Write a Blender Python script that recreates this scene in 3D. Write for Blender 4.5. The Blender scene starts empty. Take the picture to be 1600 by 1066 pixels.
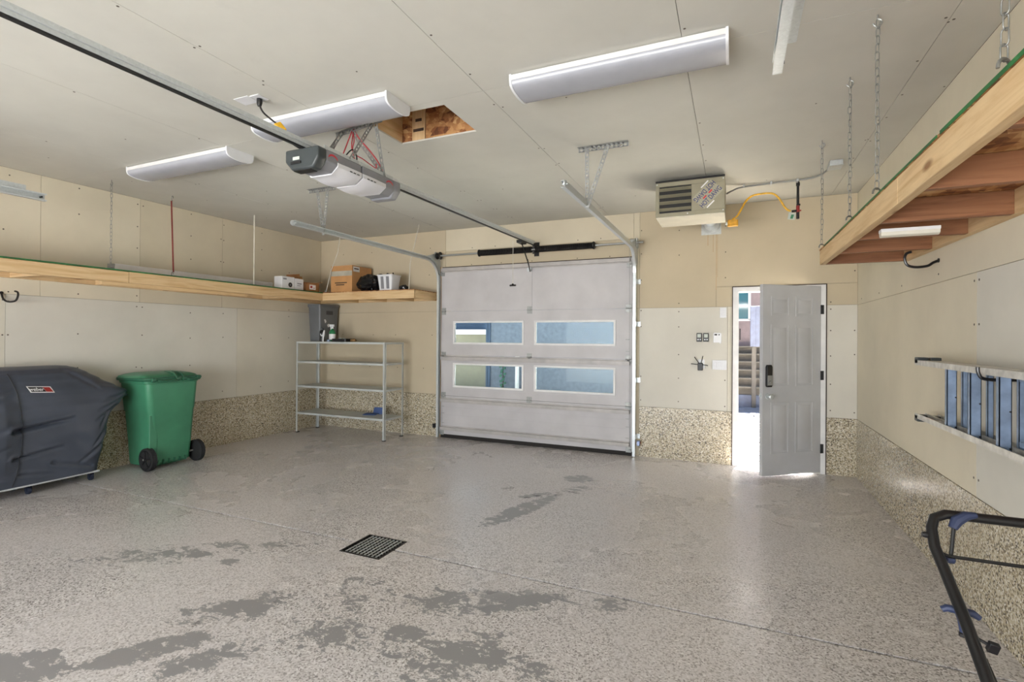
import bpy, bmesh, math, random
from mathutils import Vector, Matrix, noise

random.seed(7)
C = bpy.context.scene.collection
S = bpy.context.scene
PI = math.pi

# ------------------------------------------------------------------ camera, sky, lights, exposure
cam_d = bpy.data.cameras.new('camera')
cam = bpy.data.objects.new('camera', cam_d)
C.objects.link(cam)
cam.location = (0, 0, 1.471)
cam.rotation_euler = (Matrix.Rotation(0.4130, 4, 'Z') @ Matrix.Rotation(PI/2 + 0.0038, 4, 'X') @ Matrix.Rotation(0.0068, 4, 'Z')).to_euler()
cam_d.sensor_width = 36
cam_d.lens = 793.1/1600*36
cam_d.shift_y = -(533 - 524.63)/1600
cam_d.clip_start = 0.02
S.camera = cam

S.view_settings.view_transform = 'Standard'
S.view_settings.look = 'None'
S.view_settings.gamma = 1
S.view_settings.use_curve_mapping = False
S.view_settings.exposure = 0.30
S.cycles.diffuse_bounces = 7
S.cycles.max_bounces = 14
S.cycles.caustics_reflective = False
S.cycles.caustics_refractive = False

w = bpy.data.worlds.new('sky')
S.world = w
w.use_nodes = True
wb = w.node_tree.nodes['Background']
wb.inputs['Color'].default_value = (0.74, 0.85, 1.0, 1)
wb.inputs['Strength'].default_value = 2.0

sun_d = bpy.data.lights.new('sun', 'SUN')
sun_d.energy = 140
sun_d.angle = math.radians(0.6)
sun_d.color = (1.0, 0.95, 0.88)
sun = bpy.data.objects.new('sun', sun_d)
C.objects.link(sun)
sun.location = (1, 18, 14)
_el = math.radians(66)
sun.rotation_euler = Vector((-0.10, -math.cos(_el), -math.sin(_el))).to_track_quat('-Z', 'Y').to_euler()

# fill lamp added at a made-up open doorway behind the camera
fill_d = bpy.data.lights.new('rear_fill', 'AREA')
fill_d.shape = 'RECTANGLE'
fill_d.size, fill_d.size_y = 5.2, 2.1
fill_d.energy = 275
fill_d.color = (0.95, 0.975, 1.0)
fill = bpy.data.objects.new('rear_fill', fill_d)
C.objects.link(fill)
fill.location = (-2.5, -3.26, 1.08)
fill.rotation_euler = (PI/2, 0, 0)

# room: x to the right along the far wall, y away from the camera, z up
XL, XR, YB, H, YF = -6.311, 1.206, 6.4585, 3.05, -3.20

# ------------------------------------------------------------------ materials
def lin(c):
    return tuple(((x/255)/12.92 if x/255 <= 0.04045 else ((x/255+0.055)/1.055)**2.4) for x in c)

class NT:
    def __init__(s, name):
        s.m = bpy.data.materials.new(name); s.m.use_nodes = True
        s.t = s.m.node_tree; s.b = s.t.nodes['Principled BSDF']
        s.co = None
    def n(s, typ, **kw):
        nd = s.t.nodes.new(typ)
        for k, v in kw.items():
            if k in nd.inputs.keys() if hasattr(nd.inputs, 'keys') else False:
                nd.inputs[k].default_value = v
            else:
                setattr(nd, k, v)
        return nd
    def l(s, a, b): s.t.links.new(a, b)
    def obj(s, scale=(1, 1, 1), rot=(0, 0, 0), loc=(0, 0, 0)):
        if s.co is None: s.co = s.t.nodes.new('ShaderNodeTexCoord')
        mp = s.t.nodes.new('ShaderNodeMapping')
        mp.inputs['Scale'].default_value = scale
        mp.inputs['Rotation'].default_value = rot
        mp.inputs['Location'].default_value = loc
        s.l(s.co.outputs['Object'], mp.inputs['Vector'])
        return mp.outputs[0]
    def noise(s, vec, scale, detail=4, rough=0.55, dist=0):
        nd = s.t.nodes.new('ShaderNodeTexNoise')
        nd.inputs['Scale'].default_value = scale; nd.inputs['Detail'].default_value = detail
        nd.inputs['Roughness'].default_value = rough; nd.inputs['Distortion'].default_value = dist
        s.l(vec, nd.inputs['Vector'])
        return nd.outputs['Fac']
    def voro(s, vec, scale, feature='F1'):
        nd = s.t.nodes.new('ShaderNodeTexVoronoi'); nd.feature = feature
        nd.inputs['Scale'].default_value = scale
        s.l(vec, nd.inputs['Vector'])
        return nd
    def ramp(s, fac, stops, interp='LINEAR'):
        nd = s.t.nodes.new('ShaderNodeValToRGB'); cr = nd.color_ramp; cr.interpolation = interp
        while len(cr.elements) < len(stops): cr.elements.new(0.5)
        for e, (p, c) in zip(cr.elements, stops):
            e.position = p; e.color = (*lin(c), 1) if isinstance(c, tuple) else (c, c, c, 1)
        s.l(fac, nd.inputs['Fac'])
        return nd.outputs['Color']
    def mix(s, fac, a, b, typ='MIX'):
        nd = s.t.nodes.new('ShaderNodeMix'); nd.data_type = 'RGBA'; nd.blend_type = typ
        for sock, val in ((nd.inputs['Factor'], fac), (nd.inputs[6], a), (nd.inputs[7], b)):
            if isinstance(val, (int, float)): sock.default_value = val
            elif isinstance(val, tuple): sock.default_value = (*lin(val), 1)
            else: s.l(val, sock)
        return nd.outputs[2]
    def math(s, op, a, b=0.0, clamp=False):
        nd = s.t.nodes.new('ShaderNodeMath'); nd.operation = op; nd.use_clamp = clamp
        for sock, val in ((nd.inputs[0], a), (nd.inputs[1], b)):
            if isinstance(val, (int, float)): sock.default_value = val
            else: s.l(val, sock)
        return nd.outputs[0]
    def bump(s, h, strength=0.2, dist=0.01):
        nd = s.t.nodes.new('ShaderNodeBump'); nd.inputs['Strength'].default_value = strength
        nd.inputs['Distance'].default_value = dist
        s.l(h, nd.inputs['Height']); s.l(nd.outputs[0], s.b.inputs['Normal'])
    def set(s, col=None, rough=None, metal=None, spec=None, coat=None):
        for key, v in (('Base Color', col), ('Roughness', rough), ('Metallic', metal), ('Specular IOR Level', spec), ('Coat Weight', coat)):
            if v is None: continue
            if isinstance(v, tuple): s.b.inputs[key].default_value = (*lin(v), 1)
            elif isinstance(v, (int, float)): s.b.inputs[key].default_value = v
            else: s.l(v, s.b.inputs[key])

M = {}
def plain(name, col, rough=0.5, metal=0.0, var=0.10, vs=6.0, bump=0.0, bs=200, spec=None):
    k = NT(name)
    v = k.obj()
    f = k.noise(v, vs, 3)
    dk = tuple(max(0, c*(1-var)) for c in col); lt = tuple(min(255, c*(1+var*0.6)) for c in col)
    k.set(col=k.ramp(f, [(0.3, dk), (0.7, lt)]), rough=rough, metal=metal, spec=spec)
    if bump: k.bump(k.noise(v, bs, 2), bump, 0.002)
    M[name] = k.m
    return k.m

def drywall(name, col, var=0.035):
    k = NT(name); v = k.obj()
    f = k.noise(v, 0.9, 5, 0.6)
    dk = tuple(c*(1-var) for c in col); lt = tuple(min(255, c*(1+var)) for c in col)
    c1 = k.ramp(f, [(0.3, dk), (0.7, lt)])
    st = k.noise(k.obj((1, 1, 0.35)), 5.0, 4, 0.7)
    c2 = k.mix(k.ramp(st, [(0.62, 0.0), (0.85, 0.35)]), c1, tuple(c*0.93 for c in col))
    k.set(col=c2, rough=0.75, spec=0.25)
    k.bump(k.noise(v, 90, 2), 0.04, 0.002)
    M[name] = k.m

drywall('dw_ceiling', (203, 202, 194))
drywall('dw_pale', (211, 206, 192))
drywall('dw_white', (211, 208, 198))
drywall('dw_cream', (216, 208, 188))
drywall('dw_tan', (192, 180, 156))
drywall('dw_beige', (206, 197, 176))
plain('joint', (120, 112, 98), 0.9)
plain('screw', (92, 84, 74), 0.6)

def chips(name, scale, stops, rough=0.28):
    k = NT(name); v = k.obj()
    vo = k.voro(v, scale)
    sep = k.t.nodes.new('ShaderNodeSeparateColor'); k.l(vo.outputs['Color'], sep.inputs[0])
    c = k.ramp(sep.outputs[0], stops, 'CONSTANT')
    big = k.noise(v, 1.3, 4)
    c = k.mix(k.ramp(big, [(0.35, 0.0), (0.7, 0.25)]), c, (190, 178, 150))
    k.set(col=c, rough=rough, spec=0.5)
    k.bump(sep.outputs[1], 0.05, 0.002)
    M[name] = k.m
chips('chip_band', 115, [(0, (74, 66, 56)), (0.15, (140, 127, 103)), (0.36, (188, 176, 150)), (0.66, (206, 198, 178)), (0.9, (230, 226, 214))], 0.24)

def floor_mat():
    k = NT('epoxy_floor'); v = k.obj()
    vo = k.voro(v, 135)
    sep = k.t.nodes.new('ShaderNodeSeparateColor'); k.l(vo.outputs['Color'], sep.inputs[0])
    c = k.ramp(sep.outputs[0], [(0, (122, 117, 115)), (0.12, (170, 165, 163)), (0.34, (204, 200, 200)), (0.72, (216, 212, 212)), (0.92, (230, 228, 228))], 'CONSTANT')
    # dusty, dried-on film that hides the flakes in places
    du = k.noise(v, 0.7, 5, 0.55, 0.3)
    du2 = k.noise(k.obj((1, 0.45, 1), (0, 0, 0.5)), 1.3, 4, 0.55)
    c = k.mix(k.ramp(du, [(0.38, 0.0), (0.74, 0.62)]), c, (213, 208, 209))
    c = k.mix(k.ramp(du2, [(0.42, 0.0), (0.80, 0.40)]), c, (194, 188, 187))
    # patches where the flake coat has worn off: grey and smooth with ragged edges
    rag = k.noise(k.obj((1.0, 1.7, 1), (0, 0, 0.5)), 7.0, 9, 0.72, 0.8)
    fine = k.noise(v, 34, 6, 0.7, 0.5)
    ragm = k.math('ADD', k.math('ADD', k.math('MULTIPLY', rag, 1.25), k.math('MULTIPLY', fine, 0.55)), -0.40)
    pats = [(-1.66, 4.02, 0.52, 0.10, 1.30, 1.9), (-1.72, 4.42, 0.22, 0.06, 0.9, 1.3), (-1.49, 5.15, 0.15, 0.13, 0.4, 2.0), (-1.40, 4.78, 0.2, 0.10, 0.9, 0.95),
            (-1.47, 2.44, 0.26, 0.20, 0.2, 0.98), (-1.20, 2.56, 0.14, 0.13, 0.3, 1.5), (-1.02, 2.66, 0.26, 0.14, 0.3, 1.0), (-1.12, 2.05, 0.45, 0.30, 0.3, 0.86), (-1.5, 2.08, 0.12, 0.09, 0.4, 1.4),
            (-2.45, 1.93, 0.34, 0.16, 0.7, 1.05), (-2.50, 1.50, 0.26, 0.09, 0.9, 1.9), (-2.86, 1.20, 0.22, 0.12, 0.3, 1.9),
            (-2.20, 1.56, 0.26, 0.12, 0.9, 1.1), (-3.45, 2.22, 0.75, 0.20, 0.6, 0.72), (-3.1, 2.55, 0.6, 0.12, 0.5, 0.72), (-3.3, 2.28, 0.14, 0.08, 0.6, 1.2), (-3.0, 2.3, 0.12, 0.07, 0.3, 1.2),
            (-0.62, 2.80, 0.3, 0.12, 0.2, 0.72), (-1.95, 2.30, 0.30, 0.26, 0.0, 0.72), (-1.85, 1.95, 0.35, 0.2, 0.4, 0.78)]
    acc = None
    for (px, py, a, b, r, st) in pats:
        mp = k.t.nodes.new('ShaderNodeMapping'); mp.vector_type = 'TEXTURE'
        mp.inputs['Location'].default_value = (px, py, 0); mp.inputs['Rotation'].default_value = (0, 0, r)
        mp.inputs['Scale'].default_value = (a*1.35, b*1.35, 1)
        k.l(k.co.outputs['Object'], mp.inputs['Vector'])
        g = k.t.nodes.new('ShaderNodeTexGradient'); g.gradient_type = 'SPHERICAL'
        k.l(mp.outputs[0], g.inputs['Vector'])
        q = k.math('MULTIPLY', g.outputs['Fac'], st)
        acc = q if acc is None else k.math('MAXIMUM', acc, q)
    acc = k.math('MINIMUM', acc, 0.8)
    mk = k.math('ADD', k.math('MULTIPLY', acc, 0.42), k.math('MULTIPLY', ragm, k.math('MINIMUM', k.math('MULTIPLY', acc, 4.0), 1.0)))
    wear = k.ramp(mk, [(0.735, 0.0), (0.745, 1.0)])
    edge = k.ramp(mk, [(0.715, 0.0), (0.735, 0.5)])
    c = k.mix(edge, c, (168, 163, 160))
    c = k.mix(wear, c, (143, 142, 144))
    k.set(col=c, rough=k.ramp(du, [(0.3, 0.20), (0.7, 0.36)]), spec=0.5)
    h = k.math('MULTIPLY', wear, -0.6)
    k.bump(h, 0.10, 0.002)
    M['epoxy_floor'] = k.m
floor_mat()

def wood(name, base, dark, axis, scale=1.0, rough=0.6):
    k = NT(name)
    sc = [14, 14, 14]; sc['xyz'.index(axis)] = 0.9
    v = k.obj(tuple(s*scale for s in sc))
    f = k.noise(v, 1.6, 6, 0.6, 1.2)
    c = k.ramp(f, [(0.25, dark), (0.55, base), (0.8, tuple(min(255, b*1.06) for b in base))])
    sk = [6, 6, 6]; sk['xyz'.index(axis)] = 2.0
    kn = k.voro(k.obj(tuple(sk)), 1.0)
    c = k.mix(k.ramp(kn.outputs['Distance'], [(0.05, 0.8), (0.13, 0.0)]), c, (120, 74, 36))
    k.set(col=c, rough=rough, spec=0.3)
    k.bump(f, 0.08, 0.002)
    M[name] = k.m
for a in 'xyz':
    wood('lumber_'+a, (212, 184, 142), (188, 150, 104), a)
wood('lumber_red_x', (148, 104, 74), (108, 68, 46), 'x')
wood('lumber_pale_y', (218, 190, 146), (194, 158, 108), 'y')

def osb():
    k = NT('osb')
    a = k.voro(k.obj((9, 30, 30), (0, 0, 0.4)), 1.0)
    b = k.voro(k.obj((30, 10, 30), (0, 0, 0.5)), 1.0)
    s1 = k.t.nodes.new('ShaderNodeSeparateColor'); k.l(a.outputs['Color'], s1.inputs[0])
    s2 = k.t.nodes.new('ShaderNodeSeparateColor'); k.l(b.outputs['Color'], s2.inputs[0])
    f = k.math('ADD', k.math('MULTIPLY', s1.outputs[0], 0.55), k.math('MULTIPLY', s2.outputs[0], 0.45))
    k.set(col=k.ramp(f, [(0.1, (100, 58, 32)), (0.4, (148, 96, 56)), (0.65, (182, 134, 84)), (0.9, (208, 170, 120))]), rough=0.65)
    k.bump(f, 0.3, 0.003)
    M['osb'] = k.m
osb()

def galv(name, col=(196, 202, 202), rough=0.34):
    k = NT(name); v = k.obj()
    vo = k.voro(v, 90)
    sep = k.t.nodes.new('ShaderNodeSeparateColor'); k.l(vo.outputs['Color'], sep.inputs[0])
    c = k.ramp(sep.outputs[0], [(0, tuple(x*0.95 for x in col)), (1, col)])
    k.set(col=c, rough=rough, metal=0.35)
    M[name] = k.m
galv('galvanized', (206, 212, 214), 0.3)
galv('galvanized_dull', (160, 162, 160), 0.45)
plain('aluminium', (206, 204, 198), 0.38, 0.4, 0.12, 20)
plain('dark_steel', (42, 41, 42), 0.42, 0.6)
plain('black_plastic', (24, 24, 26), 0.42)
plain('black_paint', (20, 20, 22), 0.3)
plain('rubber', (26, 26, 27), 0.8)
plain('white_plastic', (222, 224, 228), 0.35, var=0.03)
plain('white_paint', (226, 226, 226), 0.45, var=0.04)
plain('lens', (172, 175, 184), 0.20, var=0.03)
plain('door_paint', (194, 196, 200), 0.42, var=0.04, vs=3, bump=0.05, bs=60)
plain('gdoor_paint', (190, 188, 190), 0.45, var=0.05, vs=2.5, bump=0.04, bs=120)
plain('gdoor_strut', (178, 174, 172), 0.4, var=0.08)
plain('green_edge', (38, 104, 54), 0.6, var=0.2, vs=12)
plain('green_plastic', (66, 132, 100), 0.38, var=0.10, vs=3)
plain('green_dark', (40, 96, 72), 0.4, var=0.10, vs=3)
plain('heater_beige', (146, 141, 120), 0.5, 0.1, var=0.05)
plain('heater_pale', (214, 210, 196), 0.5, var=0.04)
plain('yellow_hose', (222, 172, 40), 0.45, var=0.12, vs=30)
plain('yellow_tag', (206, 150, 30), 0.5, var=0.12, vs=30)
plain('sticker_field', (160, 156, 136), 0.4, var=0.03)
plain('red_paint', (150, 40, 36), 0.45)
plain('red_wire', (196, 70, 78), 0.5)
plain('red_logo', (196, 46, 60), 0.5)
plain('blue_print', (50, 58, 110), 0.5)
plain('pale_label', (196, 204, 196), 0.5, var=0.04)
plain('opener_grey', (128, 130, 136), 0.4, var=0.05)
plain('opener_dark', (58, 64, 66), 0.4)
plain('opener_white', (222, 223, 228), 0.3, var=0.02)
plain('cardboard', (190, 142, 92), 0.75, var=0.08, vs=4)
plain('cardboard_dark', (150, 104, 62), 0.8, var=0.08)
plain('tape', (176, 172, 158), 0.3)
plain('print_dark', (60, 46, 36), 0.7)
plain('bag_black', (18, 18, 20), 0.22, var=0.2)
plain('grey_bin', (104, 107, 110), 0.42, var=0.06, vs=3)
plain('grey_bin_dark', (58, 60, 64), 0.42)
plain('shelf_paint', (190, 194, 192), 0.42, 0.1, var=0.06, vs=5)
plain('cover', (66, 72, 84), 0.34, var=0.10, vs=3, bump=0.05, bs=300)
plain('cover_seam', (34, 37, 43), 0.5)
plain('caster', (34, 40, 56), 0.45)
plain('ladder_blue', (122, 140, 166), 0.42, var=0.14, vs=14)
plain('mower_grip', (44, 54, 84), 0.5)
plain('mower_red', (150, 34, 30), 0.35)
plain('chain', (150, 152, 150), 0.4, 0.75)
plain('rope_red', (120, 46, 38), 0.7)
plain('cord_white', (206, 202, 190), 0.7)
plain('green_bottle', (34, 120, 74), 0.3)
plain('blue_cloth', (70, 92, 140), 0.8)
plain('brown_lump', (140, 108, 66), 0.8)
plain('door_seal', (34, 30, 28), 0.8)
plain('dark_brown', (58, 42, 34), 0.7)
plain('pink_stucco', (128, 114, 116), 0.9, var=0.05, vs=10)
plain('blue_wall', (108, 117, 132), 0.85, var=0.10, vs=14)
plain('blue_siding', (62, 80, 104), 0.7, var=0.06)
plain('beige_wall', (140, 134, 116), 0.85, var=0.05)
plain('step_concrete', (86, 80, 73), 0.85, var=0.10, vs=5)
plain('grey_blue_wood', (92, 98, 118), 0.7, var=0.10, vs=9)
plain('grey_blue_deck', (92, 99, 116), 0.7, var=0.16, vs=9)
plain('post_wood', (76, 72, 68), 0.75, var=0.1, vs=8)
plain('step_edge', (112, 106, 98), 0.8)
plain('joint_soil', (13, 11, 10), 1.0)
plain('paving', (222, 216, 204), 0.85, var=0.08, vs=5)
plain('soil', (24, 21, 19), 0.95)
plain('asphalt', (120, 118, 116), 0.9)
plain('stucco_out', (190, 184, 172), 0.9)
plain('steel_sign', (120, 132, 160), 0.35, 0.6)

def glassmat(name, col, rough=0.02):
    k = NT(name)
    tr = k.t.nodes.new('ShaderNodeBsdfTransparent'); tr.inputs[0].default_value = (*lin(col), 1)
    gl = k.t.nodes.new('ShaderNodeBsdfGlossy'); gl.inputs['Roughness'].default_value = rough
    fr = k.t.nodes.new('ShaderNodeFresnel'); fr.inputs['IOR'].default_value = 1.14
    mx = k.t.nodes.new('ShaderNodeMixShader')
    k.l(fr.outputs[0], mx.inputs[0]); k.l(tr.outputs[0], mx.inputs[1]); k.l(gl.outputs[0], mx.inputs[2])
    k.l(mx.outputs[0], k.t.nodes['Material Output'].inputs['Surface'])
    M[name] = k.m
glassmat('tinted_glass', (226, 236, 238))
k_ = NT('house_glass'); k_.set(col=(60, 100, 112), rough=0.06, metal=0.0, spec=0.9); M['house_glass'] = k_.m

# ------------------------------------------------------------------ mesh helpers
ORG = {}
def stamp(o, label=None, cat=None, group=None, kind=None):
    if label: o['label'] = label
    if cat: o['category'] = cat
    if group: o['group'] = group
    if kind: o['kind'] = kind
    return o

def thing(name, label, cat, loc, group=None, kind=None):
    o = bpy.data.objects.new(name, None); C.objects.link(o)
    o.empty_display_size = 0.1
    o.location = loc; ORG[o.name] = Vector(loc)
    return stamp(o, label, cat, group, kind)

class MB:
    def __init__(s, T=None): s.v = []; s.f = []; s.T = T
    def add(s, vs, fs):
        b = len(s.v)
        for p in vs:
            p = Vector(p)
            s.v.append(s.T @ p if s.T is not None else p)
        s.f += [tuple(b+i for i in f) for f in fs]
        return s
    def box(s, x0, x1, y0, y1, z0, z1):
        if x0 > x1: x0, x1 = x1, x0
        if y0 > y1: y0, y1 = y1, y0
        if z0 > z1: z0, z1 = z1, z0
        return s.add([(x0,y0,z0),(x1,y0,z0),(x1,y1,z0),(x0,y1,z0),(x0,y0,z1),(x1,y0,z1),(x1,y1,z1),(x0,y1,z1)],
              [(0,3,2,1),(4,5,6,7),(0,1,5,4),(1,2,6,5),(2,3,7,6),(3,0,4,7)])
    def obox(s, c, X, Y, Z):            # centre and three half-axis vectors
        c, X, Y, Z = map(Vector, (c, X, Y, Z))
        vs = [c+a*X+b*Y+d*Z for d in (-1, 1) for a, b in ((-1,-1),(1,-1),(1,1),(-1,1))]
        fs = [(0,3,2,1),(4,5,6,7),(0,1,5,4),(1,2,6,5),(2,3,7,6),(3,0,4,7)]
        if X.cross(Y).dot(Z) < 0: fs = [f[::-1] for f in fs]
        return s.add(vs, fs)
    def bar(s, p, q, wx, wz, up=(0, 0, 1)):   # box beam from p to q
        p, q = Vector(p), Vector(q); d = (q-p); L = d.length; d.normalize()
        sd = d.cross(Vector(up));
        if sd.length < 1e-4: sd = d.cross(Vector((1, 0, 0)))
        sd.normalize(); u = sd.cross(d).normalized()
        return s.obox((p+q)/2, d*L/2, sd*wx/2, u*wz/2)
    def tube(s, pts, r, seg=8, closed=False, caps=True, rr=None):
        pts = [Vector(p) for p in pts]; n = len(pts)
        t0 = ((pts[1]-pts[-1]) if closed else (pts[1]-pts[0])).normalized()
        ref = Vector((0, 0, 1)) if abs(t0.z) < 0.9 else Vector((1, 0, 0))
        nx = t0.cross(ref).normalized()
        vs = []; prev = t0
        for i, p in enumerate(pts):
            if closed: t = (pts[(i+1) % n]-pts[i-1]).normalized()
            elif i == 0: t = t0
            elif i == n-1: t = (pts[i]-pts[i-1]).normalized()
            else: t = ((pts[i+1]-p).normalized()+(p-pts[i-1]).normalized()).normalized()
            nx = prev.rotation_difference(t) @ nx; prev = t
            nx = (nx - t*nx.dot(t)).normalized(); ny = t.cross(nx)
            R = rr[i] if rr else r
            vs += [p+nx*R*math.cos(2*PI*k/seg)+ny*R*math.sin(2*PI*k/seg) for k in range(seg)]
        fs = []
        for i in range(n if closed else n-1):
            a, b = i*seg, ((i+1) % n)*seg
            fs += [(a+k, a+(k+1) % seg, b+(k+1) % seg, b+k) for k in range(seg)]
        if not closed and caps:
            fs += [tuple(range(seg))[::-1], tuple((n-1)*seg+k for k in range(seg))]
        return s.add(vs, fs)
    def cyl(s, p, q, r, seg=16, r2=None):
        return s.tube([p, q], r, seg, rr=[r, r if r2 is None else r2])
    def prism(s, poly, axis, a, b):      # polygon in the two other axes, extruded along axis
        n = len(poly)
        def P(u, v, t):
            return {'x': (t, u, v), 'y': (u, t, v), 'z': (u, v, t)}[axis]
        vs = [P(u, v, a) for u, v in poly]+[P(u, v, b) for u, v in poly]
        area = sum(poly[i][0]*poly[(i+1) % n][1]-poly[(i+1) % n][0]*poly[i][1] for i in range(n))
        flip = (area < 0) ^ (axis == 'y') ^ (b < a)
        fs = [tuple(range(n))[::-1], tuple(range(n, 2*n))]+[(i, (i+1) % n, n+(i+1) % n, n+i) for i in range(n)]
        if flip: fs = [f[::-1] for f in fs]
        return s.add(vs, fs)
    def lathe(s, prof, c, axis='z', seg=20):   # prof: (radius, height)
        vs = []
        ax = {'z': lambda r, h, a: (c[0]+r*math.cos(a), c[1]+r*math.sin(a), c[2]+h),
              'y': lambda r, h, a: (c[0]+r*math.sin(a), c[1]+h, c[2]+r*math.cos(a)),
              'x': lambda r, h, a: (c[0]+h, c[1]+r*math.cos(a), c[2]+r*math.sin(a))}[axis]
        for r, h in prof: vs += [ax(max(r, 1e-4), h, 2*PI*k/seg) for k in range(seg)]
        fs = []
        for i in range(len(prof)-1):
            fs += [(i*seg+k, i*seg+(k+1) % seg, (i+1)*seg+(k+1) % seg, (i+1)*seg+k) for k in range(seg)]
        fs += [tuple(range(seg))[::-1], tuple((len(prof)-1)*seg+k for k in range(seg))]
        return s.add(vs, fs)
    def loft(s, rings, caps=True):
        n = len(rings[0]); vs = [p for r in rings for p in r]; fs = []
        for i in range(len(rings)-1):
            fs += [(i*n+k, i*n+(k+1) % n, (i+1)*n+(k+1) % n, (i+1)*n+k) for k in range(n)]
        if caps: fs += [tuple(range(n))[::-1], tuple((len(rings)-1)*n+k for k in range(n))]
        return s.add(vs, fs)
    def build(s, name, mat, parent=None, bevel=0.0, kind=None, ang=35, origin=None):
        if parent is not None: o0 = ORG[parent.name]
        elif origin is not None: o0 = Vector(origin)
        else:
            lo = [min(p[i] for p in s.v) for i in range(3)]; hi = [max(p[i] for p in s.v) for i in range(3)]
            o0 = Vector(((lo[0]+hi[0])/2, (lo[1]+hi[1])/2, lo[2]))
        me = bpy.data.meshes.new(name)
        me.from_pydata([tuple(p-o0) for p in s.v], [], s.f)
        me.update()
        bm = bmesh.new(); bm.from_mesh(me); bmesh.ops.recalc_face_normals(bm, faces=bm.faces); bm.to_mesh(me); bm.free()
        me.materials.append(M[mat] if isinstance(mat, str) else mat)
        me.polygons.foreach_set('use_smooth', [True]*len(me.polygons))
        me.set_sharp_from_angle(angle=math.radians(ang))
        o = bpy.data.objects.new(name, me); C.objects.link(o)
        if parent is not None: o.parent = parent
        else: o.location = o0
        ORG[o.name] = o0
        if bevel:
            b = o.modifiers.new('bevel', 'BEVEL'); b.width = bevel; b.segments = 2; b.limit_method = 'ANGLE'
        if kind: o['kind'] = kind
        return o

def dup(o, shift, rot=None):            # one more copy of a part, same mesh, same parent
    c = o.copy(); C.objects.link(c); c.location = o.location + Vector(shift)
    if rot is not None: c.rotation_euler = rot
    ORG[c.name] = ORG[o.name]
    return c

def text_mesh(txt, size):
    cu = bpy.data.curves.new('txt', 'FONT'); cu.body = txt; cu.size = size; cu.extrude = 0.0006; cu.offset = size*.012
    cu.align_x = 'CENTER'; cu.align_y = 'CENTER'
    o = bpy.data.objects.new('txt', cu); C.objects.link(o)
    dg = bpy.context.evaluated_depsgraph_get()
    me = bpy.data.meshes.new_from_object(o.evaluated_get(dg))
    vs = [v.co.copy() for v in me.vertices]; fs = [tuple(p.vertices) for p in me.polygons]
    bpy.data.objects.remove(o); bpy.data.curves.remove(cu); bpy.data.meshes.remove(me)
    return vs, fs

def place_text(txt, size, pos, right, up, out, sx=1.0):
    vs, fs = text_mesh(txt, size)
    R, U, N = Vector(right).normalized(), Vector(up).normalized(), Vector(out).normalized()
    return MB().add([Vector(pos)+R*v.x*sx+U*v.y+N*v.z for v in vs], fs)

def rrect(x0, x1, y0, y1, z, r, seg=5):
    pts = []
    for cx, cy, a in ((x1-r, y1-r, 0), (x0+r, y1-r, 90), (x0+r, y0+r, 180), (x1-r, y0+r, 270)):
        for k in range(seg+1):
            t = math.radians(a+90*k/seg); pts.append((cx+r*math.cos(t), cy+r*math.sin(t), z))
    return pts

def perf_strip(mb, p, q, nrm, wid=0.034, th=0.003, pitch=0.034):
    """slotted angle-iron strip: two edge rails with cross webs between the holes"""
    p, q, nrm = Vector(p), Vector(q), Vector(nrm).normalized()
    d = (q-p); L = d.length; d.normalize(); s = d.cross(nrm).normalized()
    rw = wid*0.28
    for sg in (-1, 1):
        mb.obox((p+q)/2+s*sg*(wid-rw)/2, d*L/2, s*rw/2, nrm*th/2)
    n = max(2, int(L/pitch))
    for i in range(n+1):
        mb.obox(p+d*(L*i/n), d*pitch*0.22, s*wid/2, nrm*th/2)
    return mb

# ------------------------------------------------------------------ setting: floor
fl = MB().box(XL-0.3, XR+0.3, YF-0.2, YB+0.15, -0.20, -0.012).build('floor', 'soil', origin=(0, 0, 0))
stamp(fl, kind='structure')
# two slabs with a thin sawn control joint between them, and a drain pocket at the joint
DX0, DX1, DY0, DY1 = -2.475, -2.14, 2.72, 3.04
JY = 2.885
def slab(rects):
    m = MB()
    for r in rects: m.box(*r, -0.012, 0.0)
    return m.build('floor_slab', 'epoxy_floor', fl)
slab([(XL, DX0, JY+0.009, YB+0.10), (DX1, XR, JY+0.009, YB+0.10), (DX0, DX1, DY1, YB+0.10)])
slab([(XL, DX0, YF-0.1, JY-0.009), (DX1, XR, YF-0.1, JY-0.009), (DX0, DX1, YF-0.1, DY0)])

# floor drain grate
dr = thing('drain_grate', 'square black metal drain grate set in the concrete floor', 'drain grate', ((DX0+DX1)/2, (DY0+DY1)/2, -0.012))
f = MB()
f.box(DX0+.001, DX1-.001, DY0+.001, DY0+0.012, -0.0115, 0.003); f.box(DX0+.001, DX1-.001, DY1-0.012, DY1-.001, -0.0115, 0.003)
f.box(DX0+.001, DX0+0.012, DY0+0.012, DY1-0.012, -0.0115, 0.003); f.box(DX1-0.012, DX1-.001, DY0+0.012, DY1-0.012, -0.0115, 0.003)
f.build('rim', 'dark_steel', dr)
f = MB(); f.box(DX0+.012, DX1-.012, DY0+.012, DY1-.012, -0.0118, -0.0105); f.build('pit', 'black_paint', dr)
gx = [DX0+0.012+(DX1-DX0-0.024)*i/10 for i in range(1, 10)]
gy = [DY0+0.012+(DY1-DY0-0.024)*i/10 for i in range(1, 10)]
for x in gx: MB().box(x-0.0045, x+0.0045, DY0+0.012, DY1-0.012, -0.009, 0.002).build('grate_bar', 'galvanized', dr)
for y in gy: MB().box(DX0+0.012, DX1-0.012, y-0.006, y+0.006, -0.0095, -0.001).build('cross_bar', 'dark_steel', dr)

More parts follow.
